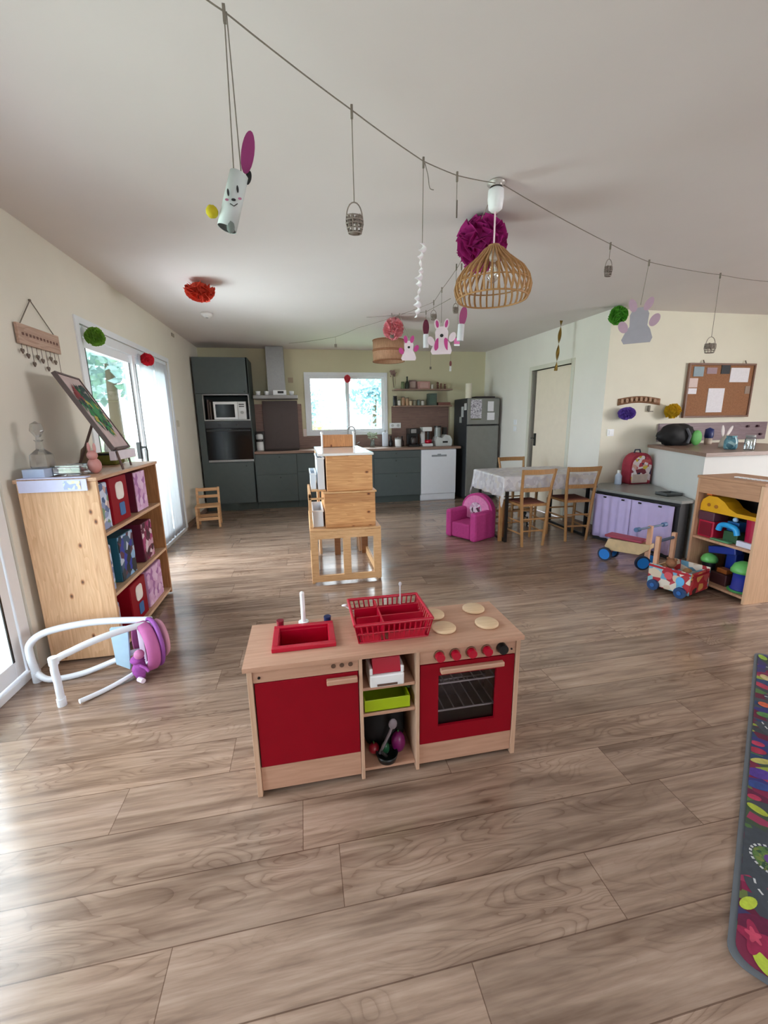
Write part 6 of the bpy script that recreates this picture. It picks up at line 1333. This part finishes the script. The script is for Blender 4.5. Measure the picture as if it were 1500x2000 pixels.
# cardboard-tube rabbit
t = thing('paper_tube_rabbit', 'white paper tube rabbit with a magenta ear and yellow pompom tail hanging at top left', 'paper rabbit', (-.17, 1.40, 1.88), 0, 'paper tube rabbits')
A_ = Vector((-.133, 1.408, 2.035)); B_ = Vector((-.178, 1.404, 1.895)); dd_ = (A_-B_); q_ = Vector((0, 0, 1)).rotation_difference(dd_.normalized())
pr = [(.0255, 0), (.0265, 0), (.0255, dd_.length), (.0245, dd_.length), (.0255, 0)]
m = MB().lathe(pr, (0, 0, 0), 30); m.xf(Matrix.Translation(B_) @ q_.to_matrix().to_4x4())
build(m, 'tube', plain('tube_white', 'c3cbc9', .6, var=.02), t)
m = MB().cyl((0, 0, .001), (0, 0, .004), .0245, n=28); m.xf(Matrix.Translation(B_) @ q_.to_matrix().to_4x4()); build(m, 'tube_inside', plain('tube_dark', '1a1613', .9), t)
def oval(cx, cz, rx, rz_, y, th=.002, tilt=0.0, n=20):
    P = []
    for i in range(n):
        a = 2*PI*i/n; px, pz = rx*math.cos(a), rz_*math.sin(a); P.append((cx+px*math.cos(tilt)+pz*math.sin(tilt), cz-px*math.sin(tilt)+pz*math.cos(tilt)))
    return MB().prism(P, y-th/2, y+th/2, 'xz')
build(oval(-.104, 2.088, .0175, .054, 1.40, .003, .22), 'ear', plain('magenta_paper', '8a2a66', .7), t)
build(oval(-.108, 2.030, .008, .018, 1.408, .003, .3), 'ear_back', plain('black_paper', '1c1c1c', .7), t)
build(MB().ball((-.213, 1.395, 1.932), .0165, 20, rough=.12, freq=20), 'tail_pompom', plain('yellow_wool', 'bfae1c', .9, var=.15), t)
fc = MB()
for cx, cz, rx, rz2 in ((-.137, 1.985, .003, .009), (-.163, 1.975, .003, .009), (-.150, 1.958, .006, .003)): fc.prism(ell(cx, cz, rx, rz2, 12), 1.3755, 1.3775, 'xz')
fc.tube([(-.160, 1.3765, 1.948), (-.150, 1.376, 1.942), (-.140, 1.3765, 1.949)], .0012, 5)
build(fc, 'face_drawing', plain('ink_black', '222222', .7), t)
build(MB().prism(ell(-.168, 1.957, .005, .003, 12), 1.3765, 1.3775, 'xz').prism(ell(-.133, 1.962, .005, .003, 12), 1.3765, 1.3775, 'xz'), 'cheek', plain('rose_ink', 'b06a8a', .7), t)
build(MB().ball((-.165, 1.385, 1.893), (.011, .008, .017), 12, rough=.2), 'foot', plain('grey_felt', '6f7873', .9), t)
hang(t, -.139, 1.409, 2.41, 2.035, -.137, 1.408, True, .010)
# paper spiral
t = thing('paper_spiral', 'long white paper spiral hanging in the middle of the room', 'paper spiral', (.56, 1.97, 1.81))
sp3 = MB(); N = 90
def sps(u_, v_):
    z = 2.11-.305*v_; a = v_*34; w_ = .012+.006*math.sin(v_*17); cxs = .568-.026*v_
    return (cxs+w_*math.cos(a)*(2*u_-1)+.004*math.sin(v_*23), 1.974+w_*math.sin(a)*(2*u_-1), z)
sp3.grid(sps, 2, 150)
build(sp3, 'spiral', plain('paper_lilac_white', 'e4dde0', .7), t, solid=.0012)
hang(t, .571, 1.97, 2.42, 2.11, .568, 1.972)
t = thing('loose_twine_end', 'loose twine end dangling with a hook beside the paper spiral', 'string', (.60, 1.98, 2.33))
build(MB().tube(smooth([(.578, 1.972, 2.415), (.592, 1.972, 2.37), (.60, 1.972, 2.325), (.618, 1.972, 2.318)]), .0018, 5), 'twine', m_cord, t)
t = thing('thin_stick_ornament', 'thin dark wooden stick hanging between the paper spiral and the lamp', 'ornament', (.766, 2.085, 2.268))
build(MB().cyl((.766, 2.085, 2.268), (.766, 2.085, 2.34), .0035, n=8), 'stick', plain('dark_stick', '5c5048', .7), t); hang(t, .765, 2.086, 2.44, 2.34)
# felt rabbit on the right
def rabbit(t, x, y, z0, h, cb, ce, cin, s=1.0, ang=0.0, face=None, ears=(-.35, .45)):
    """flat felt rabbit: body, head, ears and two arms cut from thick felt"""
    th = .008*s; k = h
    M = Matrix.Translation((x, y, z0)) @ Matrix.Rotation(ang, 4, 'Z')
    body = [(-.30, 0), (.30, 0), (.34, .10), (.27, .30), (.20, .40), (.205, .50), (.215, .66), (.16, .78), (.06, .82), (-.06, .82), (-.16, .78), (-.215, .66), (-.205, .50), (-.20, .40), (-.28, .28), (-.36, .10)]
    m = MB().prism([(a*k*.95, b*k) for a, b in body], -th/2, th/2, 'xz'); m.xf(M); build(m, 'body', cb, t, bevel=.002)
    for s_, tl in zip((-1, 1), ears):
        m = oval(s_*k*.12+tl*k*.12, k*.88, k*.085, k*.16, -.001, th, tl); m.xf(M); build(m, 'ear', ce, t, bevel=.002)
        if cin: m = oval(s_*k*.12+tl*k*.12, k*.89, k*.045, k*.11, -th/2-.0025, .002, tl); m.xf(M); build(m, 'inner_ear', cin, t)
        m = oval(s_*k*.33, k*(.40 if s_ < 0 else .50), k*.10, k*.15, -.002, th, s_*.5); m.xf(M); build(m, 'arm', ce, t, bevel=.002)
    if face:
        m = oval(0, k*.55, k*.055, k*.05, -th/2-.002, .002); m.xf(M); build(m, 'nose', face, t)
t = thing('felt_rabbit', 'large grey and lilac felt rabbit hanging at the right near the green pompom', 'felt rabbit', (2.41, 2.78, 1.866), 0, 'felt rabbits on the strings')
rabbit(t, 2.405, 2.785, 1.866, .29, plain('grey_felt_light', 'a8a4ae', .9, var=.04), plain('lilac_felt', 'bd9fb2', .9, var=.04), None, 1, -.7)
hang(t, 2.423, 2.769, 2.39, 2.12, 2.405, 2.785)
t = thing('felt_rabbit', 'pink and white felt rabbit hanging in the middle of the back string', 'felt rabbit', (1.17, 3.49, 1.88), 0, 'felt rabbits on the strings')
m_pw = plain('white_pink_felt', 'e6d6de', .9, var=.04); m_pi = plain('hot_pink_felt', 'c0488c', .9, var=.08)
rabbit(t, 1.172, 3.487, 1.877, .262, m_pw, m_pw, m_pi, 1, -.3, plain('ink_black', '222222', .7), (-.2, .2))
m = MB(); 
for s_ in (-1, 1): m.add(*[(oval(1.172+s_*.038, 1.955, .020, .050, 3.487-.006+(-s_*.038)*math.sin(.3), .003, -s_*.25)).v, oval(0, 0, 1, 1, 0).f])
build(m, 'pink_wing', m_pi, t)
hang(t, 1.168, 3.487, 2.37, 2.12)
t = thing('felt_rabbit', 'small white and pink felt rabbit hanging in front of the drum lamp', 'felt rabbit', (1.116, 4.36, 1.94), 0, 'felt rabbits on the strings')
rabbit(t, 1.118, 4.361, 1.945, .23, m_pw, m_pi, None, 1, -.2, plain('ink_black', '222222', .7), (-.15, .25))
hang(t, 1.027, 4.383, 2.38, 2.16, 1.118, 4.361)
def tube_toy(x, y, z0, z1, c1, c2, lab, zt_, tilt=.0):
    t = thing('paper_tube_rabbit', lab, 'paper rabbit', (x, y, z0), 0, 'paper tube rabbits'); h = z1-z0
    build(oval(x+tilt, z1-h*.28, h*.12, h*.28, y, .004, tilt*8), 'ear', c1, t)
    build(MB().cyl((x, y, z0), (x+tilt*.4, y, z0+h*.48), h*.10, n=16), 'tube', c2, t); hang(t, x, y, zt_, z1-.01, x+tilt, y)
tube_toy(1.145, 3.0, 1.895, 2.125, plain('plum_paper', 'a04878', .7), plain('tube_pale', 'cfd0d4', .6), 'paper tube rabbit with a plum ear hanging under the slatted lamp rim', 2.38, .02)
tube_toy(1.284, 4.315, 2.06, 2.33, plain('burgundy_paper', '5e1230', .7), plain('tube_pale', 'cfd0d4', .6), 'paper tube rabbit with a burgundy ear left of the pink felt rabbit', 2.40, .0)
tube_toy(2.335, 6.5, 2.085, 2.24, plain('rose_brown_paper', '8d4f52', .7), m_white, 'small paper tube rabbit hanging far back before the kitchen shelves', 2.50, .0)
t = thing('pink_tag', 'bright pink paper tag hanging right of the pink felt rabbit', 'paper tag', (1.31, 3.46, 1.95))
build(MB().box(1.27, 1.318, 3.458, 3.462, 1.955, 2.0), 'tag', plain('candy_pink', 'e07ab4', .7), t); build(MB().box(1.27, 1.318, 3.458, 3.462, 1.94, 1.954), 'tag_edge', m_white, t); hang(t, 1.30, 3.46, 2.37, 2.0, knot=False)
for x, y, z, zt_, lab in ((2.167, 7.0, 2.19, 2.50, 'tiny dark ornament hanging before the wall above the kitchen shelves'), (.51, 5.896, 2.33, 2.44, 'tiny dark peg hanging from the back string above the kitchen window')):
    t = thing('small_ornament', lab, 'ornament', (x, y, z), 0, 'tiny hanging ornaments'); build(MB().box(x-.016, x+.016, y-.005, y+.005, z-.02, z+.02), 'ornament', m_cord, t, bevel=.002); hang(t, x, y, zt_, z+.02, knot=False)
